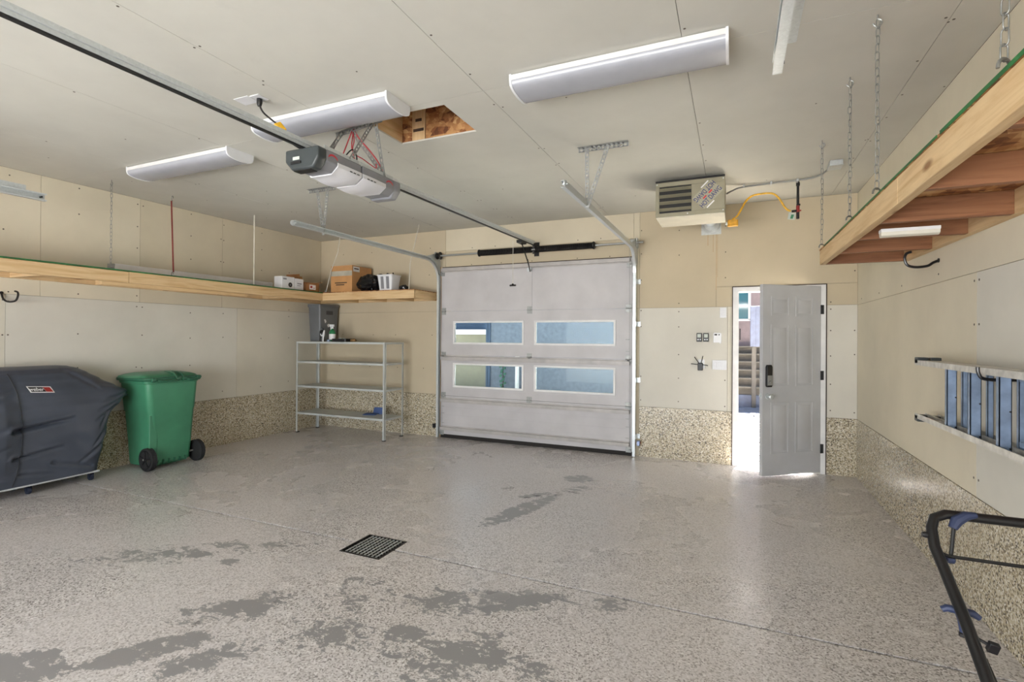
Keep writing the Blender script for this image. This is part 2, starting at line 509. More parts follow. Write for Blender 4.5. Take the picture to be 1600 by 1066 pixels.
# ------------------------------------------------------------------ setting: ceiling with sheets and attic hatch
HX0, HX1, HY0, HY1 = -2.50, -1.815, 2.965, 3.44
cl = MB()
Z1 = H+0.035
for r in ((XL-.1, HX0-.036, YF-.1, YB+.1), (HX1+.036, XR+.1, YF-.1, YB+.1), (HX0-.036, HX1+.036, YF-.1, HY0-.022), (HX0-.036, HX1+.036, HY1+.022, YB+.1)):
    cl.box(*r, H+0.012, Z1)
ceil = cl.build('ceiling', 'joint', origin=(0, 0, 0)); stamp(ceil, kind='structure')
seams = [XL, -5.14, -3.92, -2.70, -1.48, -0.26, 0.96, XR]
for i in range(len(seams)-1):
    a, b = seams[i]+0.0015, seams[i+1]-0.0015
    for y0, y1 in ((YF, JY+0.01-0.002), (JY+0.01+0.002, YB)):
        m = MB()
        if a < HX0 < b and y0 < HY0 < y1:
            m.box(a, HX0, y0, y1, H, H+.012); m.box(HX1, b, y0, y1, H, H+.012)
            m.box(HX0, HX1, y0, HY0, H, H+.012); m.box(HX0, HX1, HY1, y1, H, H+.012)
        else: m.box(a, b, y0, y1, H, H+.012)
        m.build('drywall_sheet', 'dw_ceiling', ceil)
# hatch lining
MB().box(HX0-0.035, HX0, HY0-.02, HY1+.02, H+.012, H+.42).build('lining_board', 'lumber_pale_y', ceil)
MB().box(HX1, HX1+0.035, HY0-.02, HY1+.02, H+.012, H+.42).build('lining_board', 'lumber_pale_y', ceil)
MB().box(HX0, HX0+0.095, HY1, HY1+.02, H+.012, H+.42).build('lining_board', 'osb', ceil)
MB().box(HX0+0.10, HX0+0.22, HY1-.006, HY1+.02, H+.012, H+.42).build('lining_board', 'lumber_z', ceil)
MB().box(HX0+0.225, HX1, HY1, HY1+.02, H+.012, H+.42).build('lining_board', 'osb', ceil)
MB().box(HX0, HX1, HY0-.02, HY0, H+.012, H+.42).build('lining_board', 'osb', ceil)
MB().box(HX0-.03, HX1+.03, HY0-.02, HY1+.02, H+.42, H+.44).build('hatch_cover', 'osb', ceil)
st = MB()
for zz, ww in ((H+.09, .05), (H+.17, .03), (H+.27, .045), (H+.34, .05)):
    st.box(HX0+.16-ww, HX0+.16+ww, HY1-.0068, HY1-.006, zz-.012, zz+.012)
st.build('grade_stamp', 'print_dark', ceil)
sc = MB()
for sx in seams[1:-1]:
    for yy in [0.6+0.42*i for i in range(14)]:
        for off in (-0.02, 0.02):
            if random.random() < 0.55 and not (HX0-.1 < sx+off < HX1+.1 and HY0-.1 < yy < HY1+.1):
                sc.lathe([(0.007, -0.0012), (0.007, 0.0)], (sx+off, yy+random.uniform(-.03, .03), H), 'z', 6)
for i in range(len(seams)-1):
    for yy in [0.8+0.8*j for j in range(7)]:
        if random.random() < 0.6:
            xx = (seams[i]+seams[i+1])/2+random.uniform(-.2, .2)
            if not (HX0-.1 < xx < HX1+.1 and HY0-.1 < yy < HY1+.1):
                sc.lathe([(0.006, -0.0012), (0.006, 0.0)], (xx, yy+random.uniform(-.1, .1), H), 'z', 6)
sc.build('screw_heads', 'screw', ceil, kind='stuff')

# ------------------------------------------------------------------ setting: walls
TH = 0.012
def panels(wall, side, rects, plane):
    """drywall sheets on a wall: (a0, a1, z0, z1, material), a along the wall"""
    for a0, a1, z0, z1, mt in rects:
        g = 0.0015
        if side == 'y': m = MB().box(a0+g, a1-g, plane, plane+TH, z0+g, z1-g)
        elif side == 'xl': m = MB().box(plane-TH, plane, a0+g, a1-g, z0+g, z1-g)
        else: m = MB().box(plane, plane+TH, a0+g, a1-g, z0+g, z1-g)
        m.build('drywall_sheet', mt, wall)
BT = 0.622                                           # top of the flaked plinth band
GX0, GX1, GZ = -3.90, -1.20, 2.43                    # overhead door opening
MX0, MX1, MZ = 0.035, 0.875, 2.03                    # side door opening
wbk = MB()
for r in ((XL-.15, GX0, 0, H), (GX1, MX0-.03, 0, H), (MX1+.03, XR+.15, 0, H), (GX0, GX1, GZ, H), (MX0-.03, MX1+.03, MZ+.03, H)):
    wbk.box(r[0], r[1], YB+TH, YB+0.16, r[2]-0.01, r[3])
wall_b = wbk.build('wall_back', 'joint', origin=(0, YB, 0)); stamp(wall_b, kind='structure')
panels(wall_b, 'y', [
    (XL, -3.96, BT, 1.85, 'dw_tan'), (XL, -3.905, 1.85, H, 'dw_tan'),
    (-3.96, GX0, 0, 1.85, 'dw_beige'),
    (-3.905, -1.165, 2.73, H, 'dw_beige'), (-3.905, -1.165, GZ, 2.73, 'dw_tan'),
    (-1.165, -1.09, 1.85, H, 'dw_beige'), (GX1, -1.09, 0.0, 1.85, 'dw_beige'), (GX1, -1.165, 1.85, GZ, 'dw_beige'),
    (-1.09, -0.075, BT, 1.85, 'dw_white'), (-0.075, -0.022, BT, 1.85, 'dw_pale'),
    (-1.09, -0.20, 1.85, H, 'dw_tan'), (-0.20, -0.022, 1.85, 2.085, 'dw_tan'), (-0.20, XR, 2.085, H, 'dw_tan'),
    (0.925, XR, 1.85, 2.085, 'dw_tan'), (0.925, XR, BT, 1.85, 'dw_white')], YB)
for a, b in ((XL, -3.965), (-1.085, -0.022), (0.925, XR)):
    MB().box(a, b, YB-0.006, YB+TH, 0, BT-.001).build('plinth_band', 'chip_band', wall_b)
def screws_y(wall, pts, y):
    m = MB()
    for x, z in pts: m.lathe([(0.0075, -0.0015), (0.0075, 0)], (x, y, z), 'y', 6)
    m.build('screw_heads', 'screw', wall, kind='stuff')
pts = []
for x in (-1.07, -0.62, -0.10, 0.96, 1.18):
    for z in [0.70, 1.0, 1.3, 1.6, 1.82, 1.88, 2.2, 2.5, 2.8]:
        if random.random() < .75 and not (0 < x < .9 and z < 2.1): pts.append((x, z+random.uniform(-.03, .03)))
for x in (-5.9, -5.3, -4.7, -4.2): pts += [(x+random.uniform(-.1, .1), z) for z in (1.0, 1.5, 2.4, 2.8)]
for x in (-3.5, -3.0, -2.6, -1.9, -1.5): pts += [(x+random.uniform(-.1, .1), z) for z in (2.52, 2.76)]
screws_y(wall_b, pts, YB)
rs = MB()                                            # rusty drip stain below the flue plate
for x0, zb, ww in ((-0.30, 2.58, .012), (-0.24, 2.50, .008), (-0.205, 2.05, .010), (-0.19, 2.2, .006)):
    rs.box(x0, x0+ww, YB-0.0006, YB, zb, 2.705)
plain('rust_stain', (186, 164, 134), 0.8)
rs.build('rust_stain', 'rust_stain', wall_b)

wl = MB().box(XL-0.16, XL-TH, YF, YB+.01, -0.01, H)
wall_l = wl.build('wall_left', 'joint', origin=(XL, 3, 0)); stamp(wall_l, kind='structure')
panels(wall_l, 'xl', [
    (YF, -1.2, BT, 1.85, 'dw_pale'), (-1.2, 1.25, BT, 1.85, 'dw_pale'), (1.25, 2.47, BT, 1.85, 'dw_pale'), (2.47, 4.91, BT, 1.85, 'dw_white'), (4.91, YB, BT, 1.85, 'dw_pale'),
    (YF, 1.50, 1.85, H, 'dw_pale'), (1.50, 2.73, 1.85, H, 'dw_cream'), (2.73, 3.65, 1.85, H, 'dw_cream'), (3.65, 4.68, 1.85, H, 'dw_beige'), (4.68, YB, 1.85, H, 'dw_beige')], XL)
MB().box(XL-TH, XL+0.006, YF, YB, 0, BT-.001).build('plinth_band', 'chip_band', wall_l)
m = MB()
for y in (2.45, 2.49, 3.05, 3.62, 3.68, 4.25, 4.66, 4.70, 5.3, 5.8):
    for z in (0.75, 1.1, 1.45, 1.78, 1.9, 2.15, 2.45, 2.75, 2.98):
        if random.random() < .6: m.lathe([(0.0075, 0), (0.0075, 0.0015)], (XL, y, z+random.uniform(-.03, .03)), 'x', 6)
m.build('screw_heads', 'screw', wall_l, kind='stuff')

wr = MB().box(XR+TH, XR+0.16, YF, YB+.01, -0.01, H)
wall_r = wr.build('wall_right', 'joint', origin=(XR, 3, 0)); stamp(wall_r, kind='structure')
panels(wall_r, 'xr', [
    (YF, 1.10, BT, 1.845, 'dw_pale'), (1.10, 3.54, BT, 1.845, 'dw_white'), (3.54, YB, BT, 1.845, 'dw_cream'),
    (YF, 2.3, 1.845, H, 'dw_cream'), (2.3, YB, 1.845, H, 'dw_cream')], XR)
MB().box(XR-0.006, XR+TH, YF, YB, 0, BT-.001).build('plinth_band', 'chip_band', wall_r)
m = MB()
for y in (3.51, 3.57):
    for z in (0.72, 1.05, 1.25, 1.56, 1.8): m.lathe([(0.007, -0.0015), (0.007, 0)], (XR, y, z), 'x', 6)
for y in (1.6, 2.3, 2.9, 4.2, 4.9, 5.6, 6.2):
    for z in (1.9, 2.3, 2.7): m.lathe([(0.007, -0.0015), (0.007, 0)], (XR, y+random.uniform(-.1, .1), z), 'x', 6)
m.build('screw_heads', 'screw', wall_r, kind='stuff')

wf = MB()                                            # unseen wall behind the camera, set back with a made-up doorway for even light
for r in ((XL-.15, -5.15, 0, H), (0.15, XR+.15, 0, H), (-5.15, 0.15, 2.15, H)):
    wf.box(r[0], r[1], YF-0.15, YF, r[2]-.01, r[3])
wall_f = wf.build('wall_front', 'dw_pale', origin=(0, YF, 0)); stamp(wall_f, kind='structure')

# wood stops around the overhead door
MB().box(-3.99, -3.955, YB-0.012, YB, 0, 2.50).build('trim_1', 'lumber_z')['kind'] = 'structure'
MB().box(-3.955, -1.16, YB-0.006, YB, 2.487, 2.503).build('trim_2', 'dark_brown')['kind'] = 'structure'

# ------------------------------------------------------------------ overhead sectional door
g = thing('door_1', 'white sectional overhead garage door with four long windows, closed', 'garage door', (-2.555, YB, 0), kind='structure')
DXa, DXb = -3.945, -1.165
yb, yf = YB-0.008, YB-0.046
WX = ((-3.72, -2.65), (-2.46, -1.395))
secs = [(0.055, 0.615, None), (0.619, 1.205, (0.765, 1.08)), (1.209, 1.845, (1.39, 1.685)), (1.849, 2.485, None)]
for z0, z1, wz in secs:
    m = MB()
    if wz is None: m.box(DXa, DXb, yf, yb, z0, z1)
    else:
        m.box(DXa, DXb, yf, yb, z0, wz[0]); m.box(DXa, DXb, yf, yb, wz[1], z1)
        m.box(DXa, WX[0][0], yf, yb, wz[0], wz[1]); m.box(WX[0][1], WX[1][0], yf, yb, wz[0], wz[1]); m.box(WX[1][1], DXb, yf, yb, wz[0], wz[1])
    s_ = m.build('door_section', 'gdoor_paint', g)
    rb = MB()
    for q in ((0.15, 0.85) if wz else (0.12, 0.3, 0.5, 0.7, 0.88)):
        zz = z0+(z1-z0)*q
        if wz and wz[0]-.03 < zz < wz[1]+.03: continue
        rb.box(DXa+.02, DXb-.02, yf-0.0015, yf, zz-.003, zz+.003)
    rb.build('pressed_ribs', 'gdoor_paint', s_)
    if wz:
        for a, b in WX:
            fr = MB(); e = 0.028
            fr.box(a-.02, b+.02, yf-.012, yf, wz[0]-.02, wz[0]+e-.02); fr.box(a-.02, b+.02, yf-.012, yf, wz[1]-e+.02, wz[1]+.02)
            fr.box(a-.02, a+e-.02, yf-.012, yf, wz[0], wz[1]); fr.box(b-e+.02, b+.02, yf-.012, yf, wz[0], wz[1])
            fr.build('window_frame', 'white_paint', s_, 0.003)
            MB().box(a-.004, b+.004, yf+.014, yf+.019, wz[0]-.004, wz[1]+.004).build('window_pane', 'tinted_glass', s_)
for zz in (2.45, 1.165, 0.553, 0.145):               # horizontal stiffening struts
    m = MB()
    hgt = 0.034
    m.box(DXa+.015, DXb-.03, yf-.05, yf-.046, zz-hgt*.6, zz+hgt*.6)
    m.box(DXa+.015, DXb-.03, yf-.048, yf, zz+hgt*.6-.004, zz+hgt*.6); m.box(DXa+.015, DXb-.03, yf-.048, yf, zz-hgt*.6, zz-hgt*.6+.004)
    m.box(DXa+.015, DXb-.03, yf-.012, yf, zz-hgt, zz-hgt*.6); m.box(DXa+.015, DXb-.03, yf-.012, yf, zz+hgt*.6, zz+hgt)
    m.build('strut', 'gdoor_strut', g)
MB().box(DXa, DXb, yf+.004, yb, 0.002, 0.055).build('bottom_seal', 'door_seal', g)
MB().box(-2.585, -2.515, yf-.006, yf, 1.86, 2.42).build('centre_stile', 'gdoor_paint', g, .001)
for zz in (1.847, 1.207, 0.617):
    for xx in (-3.90, -2.55, -1.215):
        h = MB(); h.box(xx-.035, xx+.035, yf-.007, yf-.001, zz-.05, zz-.008); h.box(xx-.035, xx+.035, yf-.007, yf-.001, zz+.008, zz+.05)
        h.cyl((xx-.035, yf-.009, zz), (xx+.035, yf-.009, zz), .008, 8)
        h.box(xx-.012, xx+.012, yf-.012, yf-.007, zz-.035, zz+.035)
        h.build('hinge', 'galvanized_dull', g)
for xx, sg in ((-3.915, -1), (-1.20, 1)):
    for zz in (2.40, 0.08):
        h = MB(); h.box(xx-.04, xx+.025, yf-.01, yf-.001, zz-.035, zz+.035); h.cyl((xx, yf-.022, zz), (xx+sg*.06, yf-.022, zz), .006, 8)
        h.lathe([(.012, -.008), (.022, -.006), (.022, .006), (.012, .008)], (xx+sg*.055, yf-.022, zz), 'x', 12)
        h.build('roller_bracket', 'galvanized_dull', g)
h = MB()
for xx in (-3.905, -1.225):
    for zz in (.22, .36, .46): h.box(xx-.02, xx+.02, yf-.0025, yf, zz-.004, zz+.004)
h.box(-1.25, -1.20, yf-.008, yf, 1.45, 1.462); h.box(-1.25, -1.20, yf-.008, yf, 1.30, 1.312)
h.build('end_rivets', 'galvanized_dull', g)

# door tracks ---------------------------------------------------------------
def track(label, x, sg, yend, hx0, hx1, hlegs, hy):
    t = thing('door_track', label, 'door track', (x, 5, 0), 'galvanized tracks of the far garage door')
    yv, zc, R = YB-0.075, 2.585, 0.30
    path = [(yv, 0.01), (yv, 1.2), (yv, zc-R)]
    path += [(yv-R+R*math.cos(a), zc-R+R*math.sin(a)) for a in [PI/2*i/10 for i in range(1, 11)]]
    path += [(yv-R-0.5, zc), (yend, zc)]
    # C profile: u across the track (in plane), v along x; opening towards the door
    hw, dp, tt = 0.026, 0.034, 0.003
    prof = [(-hw, 0), (hw, 0), (hw, dp), (hw-.010, dp), (hw-.010, dp-tt), (hw-tt, dp-tt), (hw-tt, tt), (-hw+tt, tt), (-hw+tt, dp-tt), (-hw+.010, dp-tt), (-hw+.010, dp), (-hw, dp)]
    def sweep(pp):
        m = MB(); rings = []
        for i, (y, z) in enumerate(pp):
            a = pp[max(0, i-1)]; b = pp[min(len(pp)-1, i+1)]
            d = Vector((b[0]-a[0], b[1]-a[1])).normalized(); nn = Vector((-d[1], d[0]))
            rings.append([(x+sg*0.017-sg*v, y+nn[0]*u, z+nn[1]*u) for u, v in prof])
        return m.loft(rings)
    sweep(path[:3]).build('vertical_rail', 'galvanized', t)
    sweep(path[2:]).build('horizontal_rail', 'galvanized', t)
    e = MB(); e.lathe([(.026, -.004), (.026, .004)], (x+sg*.012, yend, zc), 'x', 16); e.cyl((x-.01, yend+.01, zc), (x+.03, yend+.01, zc), .006, 8)
    e.build('end_stop', 'galvanized', t)
    for zz in (0.25, 0.95, 1.65, 2.18):
        b = MB(); b.box(x+sg*.018, x+sg*.022, yv-.02, YB-.0065, zz-.03, zz+.03); b.box(x+sg*.02, x+sg*.062, YB-.0105, YB-.0065, zz-.03, zz+.03)
        b.lathe([(.008, -.006), (.008, 0)], (x+sg*.045, YB-.0105, zz), 'y', 6)
        b.build('wall_bracket', 'galvanized', t)
    b = MB(); b.prism([(yv-.02, zc-.20), (YB-.007, zc-.20), (YB-.007, zc+.10), (yv-.07, zc+.10), (yv-.30, zc+.035), (yv-.24, zc-.02), (yv-.06, zc-.10)], 'x', x+sg*.018, x+sg*.021)
    b.build('flag_bracket', 'galvanized', t)
    hb = perf_strip(MB(), (hx0, hy, H-.004), (hx1, hy, H-.004), (0, 0, 1)); perf_strip(hb, (hx0, hy+.017, H-.02), (hx1, hy+.017, H-.02), (0, 1, 0))
    hb.build('ceiling_strip', 'galvanized_dull', t)
    for lx in hlegs:
        m = perf_strip(MB(), (lx, hy+.012, H-.015), (x+sg*.022, hy, zc-.03), (0, 1, 0))
        m.build('hanger_leg', 'galvanized_dull', t)
    return t
track('galvanized track on the left side of the far garage door, curving to horizontal', -3.975, -1, 3.70, -4.21, -3.86, (-4.10, -3.955), 4.12)
track('galvanized track on the right side of the far garage door, beside the heater', -1.137, 1, 3.50, -1.19, -0.79, (-1.125, -0.95), 4.07)

# torsion spring assembly -----------------------------------------------------
ts = thing('torsion_spring_assembly', 'black torsion springs on a steel shaft above the far garage door', 'spring', (-2.5, YB-.11, 2.65))
ys, zs = YB-0.115, 2.655
MB().cyl((-3.99, ys, zs), (-1.03, ys, zs), .013, 12).build('shaft', 'galvanized_dull', ts)
def coil(x0, x1):
    m = MB(); n = int((x1-x0)/0.0125)
    m.lathe([(0.030, 0)]+[(0.0435 if i % 2 else 0.038, (x1-x0)*i/(2*n)) for i in range(2*n+1)]+[(0.030, x1-x0)], (x0, ys, zs), 'x', 14)
    return m
coil(-3.27, -2.50).build('spring', 'dark_steel', ts, ang=20); coil(-2.44, -1.66).build('spring', 'dark_steel', ts, ang=20)
for x0 in (-3.30, -1.66):
    MB().lathe([(.016, 0), (.05, .004), (.05, .016), (.034, .03), (.016, .032)], (x0, ys, zs), 'x', 14).build('winding_cone', 'dark_steel', ts)
m = MB(); m.box(-2.485, -2.457, ys-.010, ys+.010, zs-.058, zs+.05); m.box(-2.505, -2.435, YB-.008, YB-.001, zs-.075, zs+.045); m.box(-2.49, -2.45, ys+.01, YB-.004, zs-.02, zs+.02)
m.build('centre_bracket', 'dark_steel', ts)
for x0, sg in ((-3.955, 1), (-1.155, -1)):
    m = MB(); m.lathe([(.016, -.03), (.045, -.03), (.052, -.024), (.044, -.02), (.044, .02), (.056, .024), (.056, .03), (.016, .03)], (x0, ys, zs), 'x', 18)
    m.build('cable_drum', 'dark_steel' if sg > 0 else 'galvanized', ts)
    m = MB(); m.box(x0-sg*.05-.003, x0-sg*.05+.003, ys-.03, YB-.007, zs-.055, zs+.055); m.box(x0-sg*.05-.04, x0-sg*.05+.003, YB-.01, YB-.007, zs-.055, zs+.055)
    m.build('bearing_plate', 'galvanized', ts)
    MB().cyl((x0+sg*.036, ys-.03, zs-.02), (x0+sg*.036, YB-.053, 0.1), .002, 5).build('lift_cable', 'galvanized_dull', ts)

# ------------------------------------------------------------------ garage door openers
RX = -2.5
def opener(label, y0, y1, sgn, rail_to, zr0, zr1, xr1):
    """sgn=+1: rail leaves towards +y"""
    t = thing('door_opener', label, 'door opener', (RX, (y0+y1)/2, 2.50))
    xa, xb = -2.635, -2.365
    zb, zt = 2.535, 2.655
    L = y1-y0
    ye, yi = (y0, y1) if sgn < 0 else (y1, y0)       # ye: the end where the rail leaves
    # housing: chamfered section along y
    sec = [(xa, zb+.05), (xa+.05, zb), (xb-.05, zb), (xb, zb+.045), (xb, zt), (xa, zt)]
    MB().prism(sec, 'y', y0, y1).build('housing', 'opener_grey', t, .006)
    # dark end cowl
    d = -1 if sgn < 0 else 1
    MB().prism([(xa-.004, zb+.045), (xa+.05, zb-.012), (xb-.04, zb-.012), (xb+.002, zb+.05), (xb+.002, zt+.002), (xa-.004, zt+.002)], 'y', ye-.002*d, ye+.075*d).build('end_cowl', 'opener_dark' if sgn < 0 else 'opener_grey', t, .012)
    # white light cover wrapping the lower side, bulging
    cs = []
    for i in range(13):
        f_ = i/12; yy = yi - d*(-.005) + d*(L*0.66)*f_ if False else yi + d*L*0.70*f_
        k = 0.010*math.sin(PI*min(1, f_*1.15+.08))
        cs.append([(xa-.003, yy, zb+.05), (xa+.04, yy, zb-.006-k), (xb-.055, yy, zb-.008-k), (xb+.004+k*.6, yy, zb+.035-k*.3), (xb+.004+k*.6, yy, zt-.058), (xb-.01, yy, zt-.050), (xb-.05, yy, zb+.06), (xa+.02, yy, zb+.06)])
    MB().loft(cs).build('light_cover', 'opener_white', t, ang=50)
    lg = MB()
    yl = ye - d*L*0.17
    for i in range(7):
        a0, a1 = PI*(.15+.1*i), PI*(.15+.1*(i+1))
        lg.add([(xb+.0015, yl+.045*math.cos(a0), zt-.065+.035*math.sin(a0)), (xb+.0015, yl+.045*math.cos(a1), zt-.065+.035*math.sin(a1)), (xb+.0015, yl+.045*math.cos(a1), zt-.053+.035*math.sin(a1)), (xb+.0015, yl+.045*math.cos(a0), zt-.053+.035*math.sin(a0))], [(0, 1, 2, 3)])
    lg.build('badge', 'red_logo', t)
    bars = MB()
    for i in range(3): bars.box(xb+.012, xb+.016, yi+d*(.035+.035*i), yi+d*(.055+.035*i), zb+.034, zb+.040)
    bars.build('lettering', 'opener_dark', t)
    if sgn < 0:
        m = MB(); m.box(-2.57, -2.515, y0-.0775, y0-.0765, 2.585, 2.605); m.build('rating_label', 'pale_label', t)
        m = MB(); m.box(-2.585, -2.50, y0-.082, y0-.077, 2.56, 2.575); m.box(-2.58, -2.44, y0-.06, y0+.0, zb-.0145, zb-.012); m.build('button_panel', 'black_plastic', t)
    m = MB(); m.box(xa+.02, xb-.02, y0, y1, zt, zt+.006); m.box(xb-.022, xb-.018, y0, y1, zt, zt+.03); m.box(xa+.018, xa+.022, y0, y1, zt, zt+.03)
    m.build('chassis', 'galvanized', t)
    # rail: steel channel above, dark belt slot beneath
    ya = ye-d*0.12; dz = zr1-zr0
    m = MB(); m.bar((RX, ya, zr0+.012), (xr1, rail_to, zr1+.012), .048, .024)
    m.bar((RX, ya, zr0-.008), (xr1, rail_to, zr1-.008), .028, .022)
    rail = m.build('rail', 'galvanized', t)
    m = MB(); m.bar((RX, ya, zr0-.024), (xr1, rail_to, zr1-.024), .020, .010); m.build('drive_belt', 'black_plastic', t)
    return t
near_op = opener('nearer garage door opener with dark end and rail running towards the camera', 2.46, 2.785, -1, YF+.02, 2.685, 2.675, RX)
far_op = opener('farther garage door opener with white light cover, its rail reaching the far door', 2.80, 3.16, 1, YB-0.13, 2.685, 2.735, -2.47)
# slotted end bracket, trolley and door arm of the farther opener
m = MB(); m.bar((RX+.06, 3.02, 2.69), (RX+.06, 3.3, 2.69), .003, .035); m.build('rail_bracket', 'white_plastic', far_op)
m = MB(); m.box(-2.49, -2.45, YB-.15, YB-.02, 2.715, 2.745); m.box(-2.51, -2.43, YB-.014, YB-.002, 2.70, 2.765); m.build('header_bracket', 'dark_steel', far_op)
m = MB(); m.box(-2.515, -2.445, 5.86, 6.02, 2.665, 2.70); m.bar((-2.48, 5.94, 2.68), (-2.50, 6.22, 2.46), .024, .006, (1, 0, 0)); m.bar((-2.50, 6.20, 2.50), (-2.515, 6.33, 2.36), .024, .006, (1, 0, 0))
m.bar((-2.515, 6.33, 2.365), (-2.55, YB-.05, 2.395), .022, .008, (1, 0, 0)); m.build('door_arm', 'dark_steel', far_op)
m = MB(); m.box(-2.58, -2.52, YB-.075, YB-.046, 2.37, 2.42); m.build('arm_bracket', 'galvanized', far_op)
m = MB(); m.cyl((-2.50, 5.72, 2.66), (-2.50, 5.72, 2.13), .0032, 5); m.build('release_cord', 'cord_white', far_op)
m = MB(); m.cyl((-2.54, 5.72, 2.113), (-2.46, 5.72, 2.113), .011, 10); m.lathe([(.030, 0), (.006, .028)], (-2.50, 5.72, 2.108), 'z', 12); m.build('release_handle', 'black_plastic', far_op)
# hangers
m = MB(); perf_strip(m, (-2.83, 3.06, H-.004), (-2.33, 2.965, H-.004), (0, 0, 1)); perf_strip(m, (-2.83, 3.05, H-.02), (-2.33, 2.955, H-.02), (0.19, 1, 0)); m.build('ceiling_strip', 'galvanized_dull', far_op)
zt = 2.66
for a, b in (((-2.40, 2.975, H-.02), (-2.385, 3.06, zt-.01)), ((-2.66, 3.02, H-.02), (-2.385, 3.05, zt+.01))):
    perf_strip(MB(), a, b, (0.2, 1, 0.1)).build('hanger_leg', 'galvanized_dull', far_op)
for a, b in (((-2.80, 3.05, H-.02), (-2.62, 2.70, zt+.01)), ((-2.44, 2.985, H-.02), (-2.385, 2.70, zt+.01)), ((-2.76, 3.03, H-.02), (-2.60, 2.66, zt+.01))):
    perf_strip(MB(), a, b, (1, 0.2, 0)).build('hanger_leg', 'galvanized_dull', near_op)
def wire(pts, r, mat, par, name='wire', seg=6):
    """smooth curve through points"""
    P_ = [Vector(p) for p in pts]; out = []
    for i in range(len(P_)-1):
        p0, p1, p2, p3 = P_[max(i-1, 0)], P_[i], P_[i+1], P_[min(i+2, len(P_)-1)]
        for j in range(6):
            t = j/6; out.append(0.5*((2*p1)+(p2-p0)*t+(2*p0-5*p1+4*p2-p3)*t*t+(3*p1-p0-3*p2+p3)*t**3))
    out.append(P_[-1])
    return MB().tube(out, r, seg).build(name, mat, par)
wire([(-2.66, 3.03, H-.01), (-2.63, 2.95, 2.92), (-2.60, 2.86, 2.78), (-2.58, 2.78, 2.68)], .005, 'red_wire', near_op)
wire([(-2.66, 3.03, H-.01), (-2.60, 2.98, 2.93), (-2.56, 2.92, 2.84), (-2.50, 2.88, 2.72)], .004, 'red_wire', near_op)
wire([(-2.65, 3.03, H-.01), (-2.58, 3.02, 2.95), (-2.48, 3.03, 2.84), (-2.42, 3.05, 2.75), (-2.40, 3.08, 2.68)], .005, 'red_wire', far_op)
wire([(-2.65, 3.03, H-.01), (-2.60, 2.96, 2.85), (-2.48, 2.95, 2.76), (-2.40, 2.98, 2.70), (-2.38, 2.96, 2.72)], .004, 'red_wire', far_op)
wire([(-2.47, 2.72, 2.66), (-2.46, 2.74, 2.72), (-2.44, 2.78, 2.77), (-2.42, 2.80, 2.73), (-2.42, 2.79, 2.68), (-2.45, 2.75, 2.67)], .005, 'black_plastic', near_op)
MB().box(-2.50, -2.42, 2.70, 2.78, 2.661, 2.69).build('junction_cover', 'white_plastic', near_op, .004)

# outlet in the ceiling with plug, cord and yellow adapter
o_ = thing('ceiling_outlet', 'white ceiling outlet plate with a blank cover beside it, near the opener', 'outlet', (-2.95, 2.39, H))
MB().box(-2.93, -2.85, 2.355, 2.44, H-.006, H).build('cover_plate', 'white_plastic', o_, .002)
MB().box(-3.07, -2.94, 2.345, 2.44, H-.004, H).build('blank_plate', 'white_plastic', o_, .002)
m = MB(); m.lathe([(.015, -.007), (.015, -.006)], (-2.89, 2.41, H), 'z', 12); m.build('socket', 'pale_label', o_)
c_ = thing('power_cord', 'black power cord with yellow adapter hanging from the ceiling outlet', 'cord', (-2.89, 2.40, H-.007))
MB().lathe([(.012, -.05), (.018, -.03), (.018, -.002)], (-2.89, 2.40, H-.007), 'z', 10).build('plug', 'black_plastic', c_)
wire([(-2.89, 2.40, H-.05), (-2.88, 2.42, H-.09), (-2.84, 2.44, H-.13), (-2.80, 2.46, H-.165)], .006, 'black_plastic', c_, 'cord')
m = MB(); m.obox((-2.785, 2.47, H-.195), (.018, .012, -.026), (.022, -.010, .008), (.008, .018, .012)); m.build('adapter', 'yellow_hose', c_, .006)
wire([(-2.77, 2.48, H-.22), (-2.74, 2.485, H-.26), (-2.68, 2.49, H-.31), (-2.60, 2.50, H-.36)], .006, 'black_plastic', c_, 'cord')

# ------------------------------------------------------------------ ceiling light fixtures
def fixture(label, x0, x1, y0, y1):
    t = thing('ceiling_light', label, 'ceiling light', ((x0+x1)/2, (y0+y1)/2, H), 'wraparound fluorescent ceiling lights')
    MB().box(x0+.01, x1-.01, y0+.012, y1-.012, H-.03, H).build('base_tray', 'white_paint', t)
    prof = []
    n = 14; yc, hw = (y0+y1)/2, (y1-y0)/2-.004
    for i in range(n+1):
        a = PI*i/n
        prof.append((yc-hw*math.cos(a)*(1 if i in (0, n) else .985), H-.034-.052*math.sin(a)**0.55))
    prof = [(y0+.004, H-.018)]+prof+[(y1-.004, H-.018)]
    MB().prism(prof, 'x', x0+.014, x1-.014).build('diffuser', 'lens', t, ang=40)
    m = MB()
    for yy in (y0+.001, y1-.007): m.box(x0+.01, x1-.01, yy, yy+.006, H-.036, H-.006)
    m.build('side_rail', 'white_paint', t)
    for xx in (x0, x1-.014):
        pr = [(yc+(p-yc)*1.025, H-.02+(q-H+.02)*1.06) for p, q in prof]; pr[0] = (y0, H-.001); pr[-1] = (y1, H-.001)
        MB().prism(pr, 'x', xx, xx+.014).build('end_cap', 'white_plastic', t, ang=40)
fixture('long white wraparound ceiling light in the middle of the ceiling, nearest the right side', -1.245, -0.034, 2.77, 3.045)
fixture('white wraparound ceiling light above the opener, beside the attic hatch', -3.27, -2.045, 2.64, 2.90)
fixture('white wraparound ceiling light farthest left, near the left wall', -5.24, -3.87, 2.90, 3.16)

